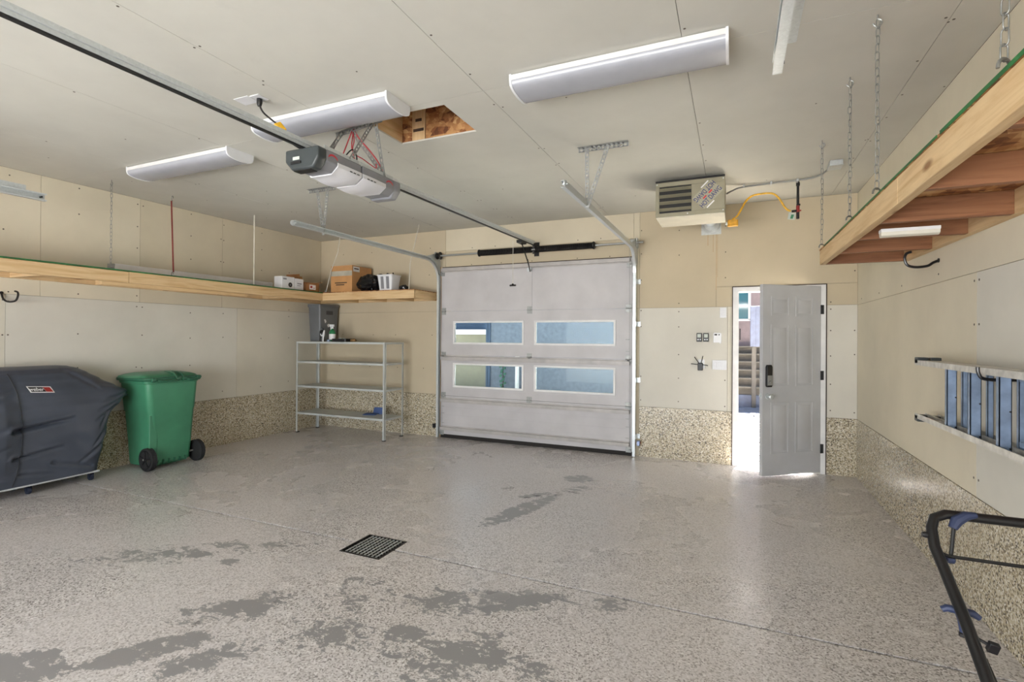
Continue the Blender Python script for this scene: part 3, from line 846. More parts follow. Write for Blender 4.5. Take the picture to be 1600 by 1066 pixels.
# tracks of the door behind the camera (only their far ends reach into view)
def near_track(label, x, sg, yend):
    t = thing('door_track', label, 'door track', (x, 1, 2.55), 'ends of the tracks of the near garage door')
    hw, dp, zc = .030, .036, 2.60
    prof = [(-hw, 0), (hw, 0), (hw, dp), (hw-.010, dp), (hw-.010, dp-.003), (hw-.003, dp-.003), (hw-.003, .003), (-hw+.003, .003), (-hw+.003, dp-.003), (-hw+.010, dp-.003), (-hw+.010, dp), (-hw, dp)]
    MB().loft([[(x-sg*v, y, zc+u) for u, v in prof] for y in (YF+.01, yend)]).build('horizontal_rail', 'galvanized', t)
    m = MB(); m.bar((x+sg*.004, YF+.01, zc+.05), (x+sg*.004, yend-.12, zc+.05), .004, .05); m.bar((x+sg*.022, YF+.01, zc+.028), (x+sg*.022, yend-.12, zc+.028), .035, .004)
    m.build('angle_iron', 'galvanized', t)
    m = MB(); m.cyl((x-sg*.03, yend-.03, zc), (x+sg*.006, yend-.03, zc), .007, 8); m.build('end_bolt', 'dark_steel', t)
    for yy in (0.6,):
        perf_strip(MB(), (x+sg*.02, yy, zc+.03), (x+sg*.02, yy, H-.002), (0, 1, 0)).build('hanger_leg', 'galvanized_dull', t)
near_track('end of a galvanized track overhead, right of the long ceiling light', 0.175, 1, 2.36)
near_track('end of a galvanized track overhead, by the left wall', -5.24, -1, 2.29)

# ------------------------------------------------------------------ heater with flue and gas line
ht = thing('unit_heater', 'beige gas unit heater with louvred outlet and blue lettered sticker under the ceiling', 'heater', (-0.42, 5.4, 2.68))
hx0, hx1, hy0, hy1, hz0, hz1 = -0.722, -0.088, 5.18, 5.64, 2.672, 3.012
dv = 0.335                                            # louvre / plate divide
m = MB(); m.box(hx0, hx1, hy0+.012, hy1, hz0, hz1); m.build('casing', 'heater_beige', ht, .004)
MB().box(hx0+.002, hx1-.002, hy0+.02, hy1, hz0-.006, hz0).build('bottom_panel', 'heater_pale', ht)
m = MB(); lx0, lx1, lz0, lz1 = hx0+.035, hx0+dv, hz0+.035, hz1-.045
m.box(hx0, hx1, hy0, hy0+.012, hz0, lz0); m.box(hx0, hx1, hy0, hy0+.012, lz1, hz1); m.box(hx0, lx0, hy0, hy0+.012, lz0, lz1); m.box(lx1, hx1, hy0, hy0+.012, lz0, lz1)
m.build('front_panel', 'heater_beige', ht, .003)
MB().box(lx0, lx1, hy0+.0115, hy0+.0119, lz0, lz1).build('outlet_opening', 'black_paint', ht)
for i in range(4):
    zz = lz0+(lz1-lz0)*(i+.5)/4
    MB().obox(((lx0+lx1)/2, hy0-.004, zz), ((lx1-lx0)/2, 0, 0), (0, .018, -.010), (0, .0012, .0022)).build('louvre', 'heater_beige', ht)
MB().box(hx0, hx1, hy0-.012, hy0+.01, hz1-.004, hz1+.012).build('top_flange', 'dark_steel', ht)
m = MB()
for xx in (hx0+.08, hx1-.08): m.box(xx-.015, xx+.015, hy0+.08, hy1-.06, hz1, H)
m.build('ceiling_mount', 'galvanized_dull', ht)
m = MB()
for xx, zz in ((hx0+.012, hz1-.02), (hx1-.015, hz1-.02), (hx1-.015, hz0+.02), (hx0+.30, hz0+.015)): m.lathe([(.006, -.003), (.006, 0)], (xx, hy0, zz), 'y', 8)
m.build('panel_screws', 'galvanized', ht)
sxc, szc = (lx1+hx1)/2-.004, (hz0+hz1)/2+.012
rv, uv = Vector((1, 0, 1)).normalized(), Vector((-1, 0, 1)).normalized()
c0 = Vector((sxc, hy0-.0008, szc))
stk = MB(); stk.obox(c0, rv*.118, uv*.078, Vector((0, .0006, 0))); stk.build('sticker', 'sticker_field', ht)
place_text('HOT DAWG', .066, c0+Vector((0, -.001, 0))-uv*.042, rv, uv, (0, -1, 0), .66).build('lettering', 'blue_print', ht)
place_text('HOT DAWG', .066, c0+Vector((0, -.001, 0))+uv*.042, -rv, -uv, (0, -1, 0), .66).build('lettering', 'blue_print', ht)
m = MB()
for s_ in (-1, 1): m.obox(c0+Vector((0, -.001, 0))+rv*s_*.035, rv*.020, uv*.007, Vector((0, .0005, 0)))
m.build('red_stripe', 'red_logo', ht)
m = MB()
for s_ in (-1, 1): m.obox(c0+Vector((0, -.001, 0))+uv*s_*.088+rv*s_*.05, rv*.045, uv*.006, Vector((0, .0005, 0)))
m.build('white_stripe', 'white_paint', ht)

fp = thing('flue_plate', 'square galvanized wall plate with flue collar below the heater', 'flue', (-0.26, YB, 2.80))
MB().box(-0.368, -0.148, YB-.004, YB, 2.708, 2.93).build('plate', 'galvanized', fp)
MB().lathe([(.105, -.004), (.10, -.016), (.078, -.03), (.076, -.035)], (-0.262, YB, 2.83), 'y', 24).build('collar', 'galvanized', fp)
MB().lathe([(.062, -.38), (.062, -.01)], (-0.262, YB, 2.86), 'y', 20).build('flue_pipe', 'galvanized', fp)

gl_ = thing('gas_hose', 'yellow flexible gas hose arching from the heater to the black pipe', 'gas hose', (0.2, 5.74, 2.66))
wire([(-0.02, 5.66, 2.70), (0.021, 5.72, 2.743), (0.069, 5.74, 2.831), (0.105, 5.74, 2.894), (0.158, 5.74, 2.938), (0.246, 5.74, 2.951), (0.345, 5.74, 2.943), (0.403, 5.74, 2.889), (0.448, 5.74, 2.807), (0.48, 5.74, 2.765), (0.508, 5.74, 2.753)], .0095, 'yellow_hose', gl_, 'hose', 8)
m = MB(); m.box(-0.07, 0.03, 5.60, 5.66, 2.62, 2.685); m.build('regulator', 'yellow_tag', gl_, .008)
m = MB(); m.cyl((-0.087, 5.62, 2.65), (-0.07, 5.62, 2.65), .016, 10); m.build('fitting', 'galvanized', gl_)
gp = thing('gas_pipe', 'black gas pipe dropping from the ceiling with red shutoff valve', 'gas pipe', (0.571, 5.75, 2.68))
MB().cyl((0.571, 5.75, 2.80), (0.571, 5.75, H-.001), .012, 10).build('pipe', 'dark_steel', gp)
MB().cyl((0.571, 5.75, 2.998), (0.571, 5.75, 3.03), .018, 10).build('coupling', 'dark_steel', gp)
MB().cyl((0.571, 5.75, 2.67), (0.571, 5.75, 2.735), .014, 10).build('drip_leg', 'dark_steel', gp)
m = MB(); m.cyl((0.571, 5.75, 2.735), (0.571, 5.75, 2.80), .016, 10); m.box(.575, .60, 5.742, 5.758, 2.745, 2.757); m.build('shutoff_valve', 'red_paint', gp)
m = MB(); m.cyl((0.518, 5.745, 2.748), (0.571, 5.75, 2.752), .012, 10); m.cyl((0.575, 5.745, 2.80), (0.575, 5.745, 2.815), .018, 10); m.build('elbow_fitting', 'dark_steel', gp)
tg = MB(); tg.obox((0.515, 5.72, 2.695), (.032, .010, -.004), (0, 0.0008, 0), (.006, 0, .034)); tg.build('inspection_tag', 'pale_label', gp)
tg = MB(); tg.obox((0.518, 5.7185, 2.69), (.012, .004, -.001), (0, 0.0010, 0), (.006, 0, .020)); tg.build('tag_print', 'green_plastic', gp)

cd = thing('conduit', 'thin grey conduit clipped along the ceiling from the heater to a junction box', 'conduit', (0.3, 5.7, H))
wire([(-0.080, 5.62, 2.955), (-0.03, 5.66, 2.99), (0.06, 5.69, 3.024), (0.30, 5.70, 3.036), (0.60, 5.68, 3.036), (0.70, 5.64, 3.036), (0.755, 5.55, 3.036), (0.79, 5.38, 3.034)], .009, 'galvanized_dull', cd, 'tube', 8)
for xx in (0.08, 0.33, 0.56): MB().box(xx-.008, xx+.008, 5.668, 5.728, H-.026, H-.001).build('clip', 'galvanized', cd)
jb = thing('junction_box', 'square grey metal junction box on the ceiling beside the chains', 'junction box', (0.82, 5.27, H))
MB().box(0.762, 0.862, 5.20, 5.34, H-.045, H-.001).build('box_body', 'galvanized', jb, .004)
MB().box(0.758, 0.866, 5.196, 5.344, H-.050, H-.045).build('cover_plate', 'galvanized', jb, .002)

# ------------------------------------------------------------------ side door
d2 = thing('door_2', 'grey six-panel side door standing ajar in a white frame', 'door', (0.45, YB, 0), kind='structure')
m = MB()
for a, b in ((-0.018, 0.045), (0.868, 0.915)): m.box(a, b, YB-.010, YB+.16, 0.0, 2.075)
m.box(0.045, 0.868, YB-.010, YB+.16, 2.02, 2.075)
m.build('door_frame', 'white_paint', d2, .002)
m = MB()
m.box(-0.026, -0.018, YB-.011, YB+.0, 0, 2.083); m.box(0.915, 0.923, YB-.011, YB+.0, 0, 2.083); m.box(-0.018, 0.915, YB-.011, YB+.0, 2.075, 2.083)
m.build('frame_gap', 'dark_brown', d2)
MB().box(0.045, 0.868, YB-.02, YB+.17, 0.0, 0.018).build('threshold', 'aluminium', d2, .003)
hp = Vector((0.868, YB-.018, 0)); ang = math.radians(218)
u_ = Vector((math.cos(ang), math.sin(ang), 0)); n_ = Vector((-math.sin(ang), math.cos(ang), 0))
if n_.y > 0: n_ = -n_
T2 = Matrix(((u_.x, -n_.x, 0, hp.x), (u_.y, -n_.y, 0, hp.y), (0, 0, 1, 0), (0, 0, 0, 1)))   # local: x along leaf, -y towards the room
LW, LT = 0.755, 0.044
leaf = MB(T2).box(0.0, LW, 0.0, LT, 0.022, 2.055).build('door_leaf', 'door_paint', d2, .003)
def emb(a, b, z0, z1):
    m = MB(T2)
    e = .012
    for (x0, x1, q0, q1) in ((a, b, z0, z0+e), (a, b, z1-e, z1), (a, a+e, z0+e, z1-e), (b-e, b, z0+e, z1-e)):
        m.box(x0, x1, -.004, 0.0005, q0, q1)
    e2 = .034
    r0 = [(a+e2, -.0005, z0+e2), (b-e2, -.0005, z0+e2), (b-e2, -.0005, z1-e2), (a+e2, -.0005, z1-e2)]
    r1 = [(a+e2+.014, -.0055, z0+e2+.014), (b-e2-.014, -.0055, z0+e2+.014), (b-e2-.014, -.0055, z1-e2-.014), (a+e2+.014, -.0055, z1-e2-.014)]
    m.loft([r0, r1])
    return m
for z0, z1 in ((1.72, 1.93), (0.97, 1.63), (0.25, 0.80)):
    for a, b in ((0.105, 0.335), (0.42, 0.65)):
        emb(a, b, z0, z1).build('raised_panel', 'door_paint', leaf)
kx = LW-.07
m = MB(T2); m.lathe([(.032, 0), (.032, -.006), (.012, -.012), (.011, -.03), (.026, -.038), (.030, -.052), (.022, -.062), (.004, -.064)], (kx, 0, .865), 'y', 18); m.build('knob', 'galvanized', leaf)
m = MB(T2); m.lathe([(.032, 0), (.032, .006), (.012, .012), (.011, .03), (.026, .038), (.030, .052), (.022, .062), (.004, .064)], (kx, LT, .865), 'y', 18); m.build('knob', 'galvanized', leaf)
m = MB(T2); m.prism([(kx-.034, .985), (kx-.028, .965), (kx+.028, .965), (kx+.034, .985), (kx+.034, 1.18), (kx+.024, 1.20), (kx-.024, 1.20), (kx-.034, 1.18)], 'y', 0, -.028); m.build('keypad_lock', 'black_plastic', leaf, .004)
m = MB(T2); m.prism([(kx-.029, .985), (kx+.029, .985), (kx+.029, 1.09), (kx-.029, 1.09)], 'y', -.028, -.031); m.cyl((kx, -.031, 1.02), (kx, -.045, 1.02), .015, 12); m.build('lock_face', 'galvanized_dull', leaf, .002)
m = MB(T2); m.box(LW, LW+.002, .010, .034, .83, .90); m.box(LW+.002, LW+.012, .016, .028, .855, .875); m.box(LW, LW+.002, .010, .034, 1.05, 1.11); m.build('latch_plate', 'galvanized', leaf)
for zz in (1.80, 1.08, 0.28):
    m = MB(); m.cyl((hp.x+.002, hp.y-.006, zz-.05), (hp.x+.002, hp.y-.006, zz+.05), .008, 8); m.box(hp.x-.002, hp.x+.0275, hp.y+.002, hp.y+.006, zz-.05, zz+.05)
    m.build('hinge', 'dark_steel', d2)
m = MB(); m.box(0.040, 0.0455, YB+.02, YB+.05, .84, .90); m.build('strike_plate', 'galvanized', d2)

# ------------------------------------------------------------------ small things on the back wall
def plate(name, label, cat, x0, x1, z0, z1, group=None):
    t = thing(name, label, cat, ((x0+x1)/2, YB, z0), group)
    MB().box(x0, x1, YB-.007, YB, z0, z1).build('cover_plate', 'white_plastic', t, .003)
    return t
t = plate('light_switch', 'white single light switch on the drywall left of the side door', 'light switch', -0.158, -0.088, 1.72, 1.84)
MB().box(-0.14, -0.106, YB-.011, YB-.007, 1.75, 1.815).build('rocker', 'white_plastic', t, .002)
t = plate('light_switch', 'white triple light switch plate lower on the wall by the side door', 'light switch', -0.238, -0.082, 1.108, 1.222)
for i in range(3): MB().box(-0.220+.046*i, -0.190+.046*i, YB-.011, YB-.007, 1.132, 1.198).build('rocker', 'white_plastic', t, .002)
for i, (x0, lb) in enumerate(((-0.415, 'small black opener wall button, left of the pair on the wall'), (-0.340, 'small black opener wall button, right of the pair beside the white keypad box'))):
    t = thing('wall_button', lb, 'wall button', (x0+.03, YB, 1.45), 'pair of opener wall buttons')
    MB().box(x0, x0+.06, YB-.018, YB, 1.437, 1.540).build('button_case', 'black_plastic', t, .004)
    MB().box(x0+.01, x0+.05, YB-.021, YB-.018, 1.487, 1.528).build('push_bar', 'pale_label', t, .002)
    for q in (.018, .043): MB().lathe([(.008, -.021), (.008, -.018)], (x0+q, YB, 1.463), 'y', 12).build('small_button', 'white_plastic', t)
t = thing('thermostat', 'white wall thermostat box with small dark display by the opener buttons', 'thermostat', (-0.19, YB, 1.42))
MB().prism([(-.228, 1.535), (-.228, 1.428), (-.165, 1.428), (-.150, 1.415), (-.138, 1.43), (-.138, 1.535), (-.15, 1.545), (-.218, 1.545)], 'y', YB-.03, YB).build('case', 'white_plastic', t, .004)
m = MB(); m.box(-.216, -.186, YB-.032, YB-.03, 1.512, 1.53); m.box(-.172, -.158, YB-.032, YB-.03, 1.514, 1.528); m.build('display', 'black_plastic', t)
t = thing('network_extender', 'small black plug-in box with four thin aerials on the wall', 'extender', (-0.365, YB, 1.10))
MB().box(-0.395, -0.325, YB-.006, YB, 1.115, 1.225).build('wall_plate', 'white_plastic', t, .002)
MB().box(-0.400, -0.343, YB-.05, YB-.006, 1.095, 1.185).build('case', 'black_plastic', t, .006)
for a, b in (((-.385, 1.18), (-.437, 1.255)), ((-.362, 1.18), (-.342, 1.268)), ((-.40, 1.165), (-.475, 1.172)), ((-.343, 1.165), (-.285, 1.155))):
    MB().tube([(a[0], YB-.03, a[1]), (b[0], YB-.03, b[1])], .005, 6).build('aerial', 'black_plastic', t)
for lb, x, z in (('small black safety sensor low beside the left door track', -4.035, .17), ('small safety sensor with red eye low beside the right door track', -1.082, .175)):
    t = thing('safety_sensor', lb, 'sensor', (x, YB-.06, z-.03))
    MB().box(x-.018, x+.018, YB-.10, YB-.055, z-.03, z+.03).build('case', 'black_plastic' if x < -2 else 'steel_sign', t, .004)
    MB().box(x-.004, x+.004, YB-.056, YB-.0065, z-.012, z+.012).build('mount_arm', 'dark_steel', t)
    if x > -2: MB().lathe([(.012, 0), (.012, .004)], (x+.022, YB-.078, z+.008), 'x', 10).build('eye', 'red_paint', t)

# ------------------------------------------------------------------ hung timber shelves
def link_mesh(L=0.046, wd=0.018, r=0.0021):
    pts = []
    hl, rr = L/2-wd/2, wd/2
    for k in range(5): a = PI*k/4; pts.append((rr*math.cos(a), 0, hl+rr*math.sin(a)))
    for k in range(5): a = PI+PI*k/4; pts.append((rr*math.cos(a), 0, -hl+rr*math.sin(a)))
    return MB().tube(pts, r, 5, closed=True)
lk = link_mesh()
me_link = bpy.data.meshes.new('chain_link'); me_link.from_pydata([tuple(v) for v in lk.v], [], lk.f); me_link.materials.append(M['chain'])
me_link.polygons.foreach_set('use_smooth', [True]*len(me_link.polygons))
def chain(label, x, y, z0, z1, group, x2=None, y2=None, pitch=0.0385):
    t = thing('hanging_chain', label, 'chain', (x, y, z0), group)
    x2 = x if x2 is None else x2; y2 = y if y2 is None else y2
    n = int((z1-z0-.05)/pitch)
    for i in range(n):
        f = (i+.5)/n
        o = bpy.data.objects.new('chain_link', me_link); C.objects.link(o); o.parent = t
        o.location = (f*(x2-x)+random.uniform(-.002, .002), f*(y2-y), .03+(z1-z0-.055)*f)
        o.rotation_euler = (0, 0, (PI/2 if i % 2 else 0)+0.5+random.uniform(-.25, .25))
    pts = [(x2, y2, z1), (x2, y2, z1-.02)]+[(x2+.018*math.sin(a), y2, z1-.038+.018*math.cos(a)) for a in [PI*1.5*k/8 for k in range(9)]]
    MB().tube(pts, .0035, 6).build('ceiling_hook', 'chain', t)
    pts = [(x+.022*math.cos(a), y+.022*math.cos(a), z0+.004+.03*math.sin(a)) for a in [PI*k/8 for k in range(9)]]
    MB().tube(pts, .0045, 6).build('screw_hook', 'chain', t)
    return t

# right-hand shelf
SX0, SX1, SY0, SY1 = 0.625, XR-.002, -0.55, 4.72
def sz(y): return 2.032+0.012*(y-1.57)              # underside, rising slightly to the far end
rs_ = thing('hanging_shelf', 'deep timber shelf hung on chains along the right wall', 'shelf', (0.9, 2.2, 2.03))
def beam_y(x0, x1, ya, yb_, lo, hi):
    m = MB(); m.add([(x0, ya, sz(ya)+lo), (x1, ya, sz(ya)+lo), (x1, yb_, sz(yb_)+lo), (x0, yb_, sz(yb_)+lo), (x0, ya, sz(ya)+hi), (x1, ya, sz(ya)+hi), (x1, yb_, sz(yb_)+hi), (x0, yb_, sz(yb_)+hi)],
        [(0,3,2,1),(4,5,6,7),(0,1,5,4),(1,2,6,5),(2,3,7,6),(3,0,4,7)]); return m
beam_y(SX0, SX0+.038, SY0, 2.6, 0, .113).build('face_board', 'lumber_y', rs_, .002)
beam_y(SX0, SX0+.038, 2.604, SY1, 0, .113).build('face_board', 'lumber_y', rs_, .002)
beam_y(SX1-.038, SX1, SY0, SY1, 0, .113).build('ledger_board', 'lumber_y', rs_, .002)
beam_y(SX0-.004, SX1, SY0, 1.95, .113, .125).build('deck_sheet', 'osb', rs_)
beam_y(SX0-.004, SX1, 1.954, SY1, .113, .122).build('deck_sheet', 'osb', rs_)
beam_y(SX0-.007, SX0-.004, SY0, 2.10, .1135, .126).build('painted_edge', 'green_edge', rs_)
beam_y(SX0-.007, SX0-.004, 2.13, SY1-.25, .1135, .1225).build('painted_edge', 'green_edge', rs_)
for yy in (-0.5, 0.3, 1.05, 1.75, 2.40, 3.05, 3.55, 4.10, SY1-.02):
    MB().box(SX0+.038, SX1-.038, yy-.019, yy+.019, sz(yy)+.001, sz(yy)+.112).build('joist', 'lumber_red_x', rs_, .002)
bl = thing('batten_light', 'small white strip light fixed under the right-hand shelf', 'strip light', (0.83, 3.22, 2.03))
MB().box(0.70, 0.95, 3.20, 3.255, 2.035, 2.052).build('base', 'white_paint', bl, .002)
MB().prism([(3.202, 2.036), (3.205, 2.018), (3.22, 2.010), (3.236, 2.010), (3.25, 2.018), (3.253, 2.036)], 'x', .702, .948).build('lens_tube', 'heater_pale', bl)
for y0, lb in ((1.69, 'thick galvanized chain nearest the camera, holding up the right-hand shelf'), (2.96, 'chain hung from a ceiling hook on the dark ceiling seam, right shelf'),
               (3.60, 'chain second from the far end of the right-hand shelf'), (4.66, 'chain at the far end of the right-hand shelf, near the junction box')):
    chain(lb, SX0+.005, y0, sz(y0)+.125, H, 'chains holding the right-hand shelf')

# utility hooks
def utility_hook(label, pts, r=.0085, group=None):
    t = thing('utility_hook', label, 'hook', pts[0], group)
    wire(pts, r, 'black_paint', t, 'rod', 8)
    MB().lathe([(.014, -.006), (.014, 0)] if pts[0][0] > 0 else [(.014, 0), (.014, .006)], (XR if pts[0][0] > 0 else XL, pts[0][1], pts[0][2]), 'x', 10).build('collar', 'black_plastic', t)
utility_hook('black bent utility hook on the right wall below the timber shelf', [(XR, 4.10, 1.988), (XR-.03, 4.10, 1.975), (XR-.06, 4.10, 1.955), (XR-.12, 4.10, 1.95), (XR-.165, 4.10, 1.965), (XR-.18, 4.10, 2.005), (XR-.172, 4.10, 2.04), (XR-.145, 4.10, 2.052)])
utility_hook('black utility hook on the left wall above the covered grill', [(XL, 2.44, 1.86), (XL+.04, 2.44, 1.80), (XL+.08, 2.46, 1.775), (XL+.13, 2.49, 1.785), (XL+.15, 2.50, 1.83), (XL+.145, 2.50, 1.865), (XL+.12, 2.49, 1.875)])

# left-hand shelf along the left wall
ls = thing('hanging_shelf', 'long narrow timber shelf along the left wall with green deck edge', 'shelf', (-6.0, 3, 2.0))
LX0, LX1 = XL+.002, -5.70
lz0, lz1 = 2.005, 2.118
MB().box(LX1-.038, LX1, YF+.1, 3.19, lz0, lz1).build('face_board', 'lumber_y', ls, .002)
MB().box(LX1-.038, LX1, 3.194, 5.87, lz0+.002, lz1+.002).build('face_board', 'lumber_y', ls, .002)
MB().box(LX0, LX0+.038, YF+.1, YB-.002, lz0, lz1).build('ledger_board', 'lumber_y', ls, .002)
MB().box(LX1-.070, LX1-.040, 2.97, 4.6, lz0-.035, lz0+.05).build('splice_board', 'lumber_y', ls, .002)
MB().box(LX0, LX1+.004, YF+.1, 5.87, lz1+.002, lz1+.015).build('deck_sheet', 'osb', ls)
MB().box(LX1+.004, LX1+.008, YF+.1, 5.865, lz1+.002, lz1+.0155).build('painted_edge', 'green_edge', ls)
for yy in (0.4, 1.1, 1.8, 2.5, 3.2, 3.9, 4.6, 5.3):
    MB().box(LX0+.038, LX1-.071, yy-.019, yy+.019, lz0, lz1).build('joist', 'lumber_x', ls, .002)
# shelf across the corner of the back wall
cs_ = thing('hanging_shelf', 'short timber shelf in the far left corner carrying the cardboard box', 'shelf', (-4.9, 6.1, 2.0))
BX0, BX1, BY0, BY1 = LX0+.04, -4.055, 5.875, YB-.002
MB().box(BX0+.55, BX1, BY0, BY0+.038, lz0+.005, lz1+.005).build('face_board', 'lumber_x', cs_, .002)
MB().box(BX0, BX1, BY1-.038, BY1, lz0+.005, lz1+.005).build('ledger_board', 'lumber_x', cs_, .002)
MB().box(BX1-.038, BX1, BY0+.039, BY1-.039, lz0+.005, lz1+.005).build('end_board', 'lumber_pale_y', cs_, .002)
MB().box(BX0, BX1+.002, BY0+.004, BY1, lz1+.005, lz1+.016).build('deck_sheet', 'osb', cs_)
for xx in (-5.5, -4.95, -4.45): MB().box(xx-.019, xx+.019, BY0+.039, BY1-.039, lz0+.005, lz1+.005).build('joist', 'lumber_pale_y', cs_, .002)
ST = lz1+.017
chain('chain hanging from the ceiling to the left-hand shelf, nearest the camera on that side', LX1-.12, 3.09, ST+.0, H, 'hangers of the left-hand shelves')
t = thing('hanging_rope', 'dark red bungee cord with hooks holding the left-hand shelf', 'cord', (LX1-.05, 3.75, ST), 'hangers of the left-hand shelves')
MB().tube([(LX1-.12, 3.72, ST+.05), (LX1-.135, 3.70, H-.06)], .008, 8).build('cord', 'rope_red', t)
for zz, q in ((ST+.025, -.12), (H-.03, -.135)):
    MB().tube([(LX1+q+.016*math.cos(a), 3.71, zz+.028*math.sin(a)) for a in [2*PI*k/10 for k in range(9)]], .004, 6).build('metal_hook', 'chain', t)
t = thing('hanging_rope', 'thin pale strap holding the left-hand shelf, nearest the corner boxes', 'cord', (LX1-.05, 4.72, ST), 'hangers of the left-hand shelves')
MB().bar((LX1-.06, 4.72, ST), (LX1-.06, 4.72, H-.001), .018, .003, (0, 1, 0)).build('strap', 'cord_white', t)
t = thing('hanging_rope', 'white cord tied to the right end of the corner shelf', 'cord', (-4.2, 5.95, ST), 'hangers of the left-hand shelves')
MB().tube([(-4.18, 5.93, ST), (-4.17, 5.94, 2.5), (-4.08, 6.02, H-.001)], .006, 6).build('cord', 'cord_white', t)
t = thing('hanging_rope', 'pale cord with a hook in front of the cardboard box on the corner shelf', 'cord', (-5.6, 5.95, ST), 'hangers of the left-hand shelves')
MB().tube([(-5.69, 5.93, ST+.01), (-5.60, 5.93, 2.45), (-5.52, 5.99, 2.75), (-5.50, 6.02, H-.001)], .006, 6).build('cord', 'cord_white', t)
MB().tube([(-5.69+.014*math.cos(a), 5.925, ST+.02+.02*math.sin(a)) for a in [2*PI*k/10 for k in range(10)]], .004, 6).build('metal_hook', 'chain', t)

t = thing('eavestrough', 'long white metal gutter length lying on the left-hand shelf', 'gutter', (-6.1, 4.4, ST))
gx = -6.20
MB().prism([(gx-.05, ST), (gx+.05, ST), (gx+.062, ST+.105), (gx+.045, ST+.112), (gx+.043, ST+.108), (gx+.056, ST+.102), (gx+.046, ST+.004), (gx-.046, ST+.004), (gx-.046, ST+.11), (gx-.05, ST+.11)], 'y', 3.30, 5.35).build('channel', 'white_paint', t)
MB().prism([(gx-.05, ST), (gx+.05, ST), (gx+.062, ST+.105), (gx-.05, ST+.11)], 'y', 3.285, 3.30).build('end_cap', 'galvanized_dull', t)

def carton(name, label, x0, x1, y0, y1, z0, z1, mat, group=None, cat='box'):
    t = thing(name, label, cat, ((x0+x1)/2, (y0+y1)/2, z0), group)
    MB().box(x0, x1, y0, y1, z0, z1).build('box_body', mat, t, .003)
    return t
t = carton('printed_box', 'small white box with black round lens picture, left of two on the shelf', -5.92, -5.77, 5.18, 5.40, ST, ST+.175, 'white_plastic', 'white camera boxes on the left shelf')
m = MB(); m.lathe([(.034, 0), (.034, .0012)], (-5.77, 5.325, ST+.062), 'x', 20); m.build('lens_picture', 'black_plastic', t)
m = MB(); m.lathe([(.014, .0012), (.014, .002)], (-5.77, 5.325, ST+.062), 'x', 14); m.build('lens_glint', 'grey_bin', t)
m = MB(); m.box(-5.77, -5.769, 5.20, 5.26, ST+.13, ST+.15); m.build('print', 'opener_grey', t)
t = carton('printed_box', 'small white box with grey printing, right of two on the shelf', -5.92, -5.77, 5.41, 5.565, ST, ST+.165, 'white_plastic', 'white camera boxes on the left shelf')
m = MB(); m.box(-5.77, -5.769, 5.45, 5.53, ST+.085, ST+.10); m.box(-5.77, -5.769, 5.45, 5.51, ST+.06, ST+.068); m.build('print', 'opener_grey', t)
t = thing('open_carton', 'open brown cardboard carton with raised flaps behind the white boxes', 'box', (-5.95, 5.7, ST))
m = MB()
x0, x1, y0, y1, zt_ = -6.06, -5.76, 5.60, 5.86, ST+.13
m.box(x0, x1, y0, y1, ST, ST+.004)
m.box(x0, x0+.005, y0, y1, ST, zt_); m.box(x1-.005, x1, y0, y1, ST, zt_); m.box(x0, x1, y0, y0+.005, ST, zt_); m.box(x0, x1, y1-.005, y1, ST, zt_)
m.build('box_body', 'cardboard_dark', t)
MB().obox((-6.0, y0-.008, zt_+.06), (.13, 0, 0), (0, .010, -.06), (0, .003, .001)).build('flap', 'cardboard_dark', t)
MB().obox((x1-.10, y1+.008, zt_+.012), (.1, 0, 0), (0, .065, .014), (0, -.0006, .003)).build('flap', 'cardboard', t)
MB().obox((x0-.02, (y0+y1)/2, zt_+.06), (0, .12, 0), (.02, 0, -.06), (.003, 0, .001)).build('flap', 'cardboard', t)
m = MB(); m.box(x1, x1+.001, y0+.07, y0+.19, ST+.03, ST+.10); m.build('label_sticker', 'white_paint', t)
m = MB(); m.box(x1+.001, x1+.0016, y0+.085, y0+.125, ST+.05, ST+.085); m.box(x1+.001, x1+.0016, y0+.14, y0+.175, ST+.05, ST+.058); m.build('print', 'red_paint', t)

t = carton('cardboard_box', 'large brown taped cardboard box standing on the corner shelf', -5.62, -5.215, 5.955, 6.40, ST, ST+.40, 'cardboard')
MB().box(-5.622, -5.213, 5.9535, 5.955, ST+.245, ST+.32).build('tape_strip', 'tape', t)
m = MB(); m.box(-5.54, -5.31, 5.9535, 5.955, ST+.135, ST+.150); m.box(-5.52, -5.36, 5.9535, 5.955, ST+.105, ST+.120); m.build('print', 'print_dark', t)
m = MB(); m.box(-5.2150, -5.2138, 5.98, 6.12, ST+.31, ST+.385); m.build('label_sticker', 'white_paint', t)
m = MB(); m.box(-5.2138, -5.213, 6.0, 6.10, ST+.345, ST+.362); m.build('print', 'print_dark', t)

def lump(center, rx, ry, rz, amp, seed, nz=14, nu=24, flat=True, zmin=None):
    zmin = center[2] if zmin is None else zmin
    rings = []; cx, cy, cz = center
    for i in range(nz+1):
        a = -PI/2+PI*i/nz; ring = []
        for k in range(nu):
            b = 2*PI*k/nu
            d = Vector((math.cos(a)*math.cos(b), math.cos(a)*math.sin(b), math.sin(a)))
            s_ = 1+amp*noise.noise(d*2.3+Vector((seed, 0, 0)))+amp*.6*noise.noise(d*6+Vector((0, seed, 0)))
            p = Vector((cx+rx*d.x*s_, cy+ry*d.y*s_, cz+rz*(1+d.z*s_)))
            if flat: p.z = max(p.z, zmin)
            ring.append(p)
        rings.append(ring)
    return MB().loft(rings)
t = thing('garbage_bag', 'crumpled black garbage bag slumped against the cardboard box', 'bag', (-5.02, 6.02, ST))
lump((-4.98, 6.06, ST-.02), .195, .13, .135, .30, 3.1, 20, 36, zmin=ST+.001).build('bag', 'bag_black', t, ang=28)
t = thing('waste_bin', 'small pale grey ribbed plastic bin on the corner shelf', 'bin', (-4.62, 6.05, ST))
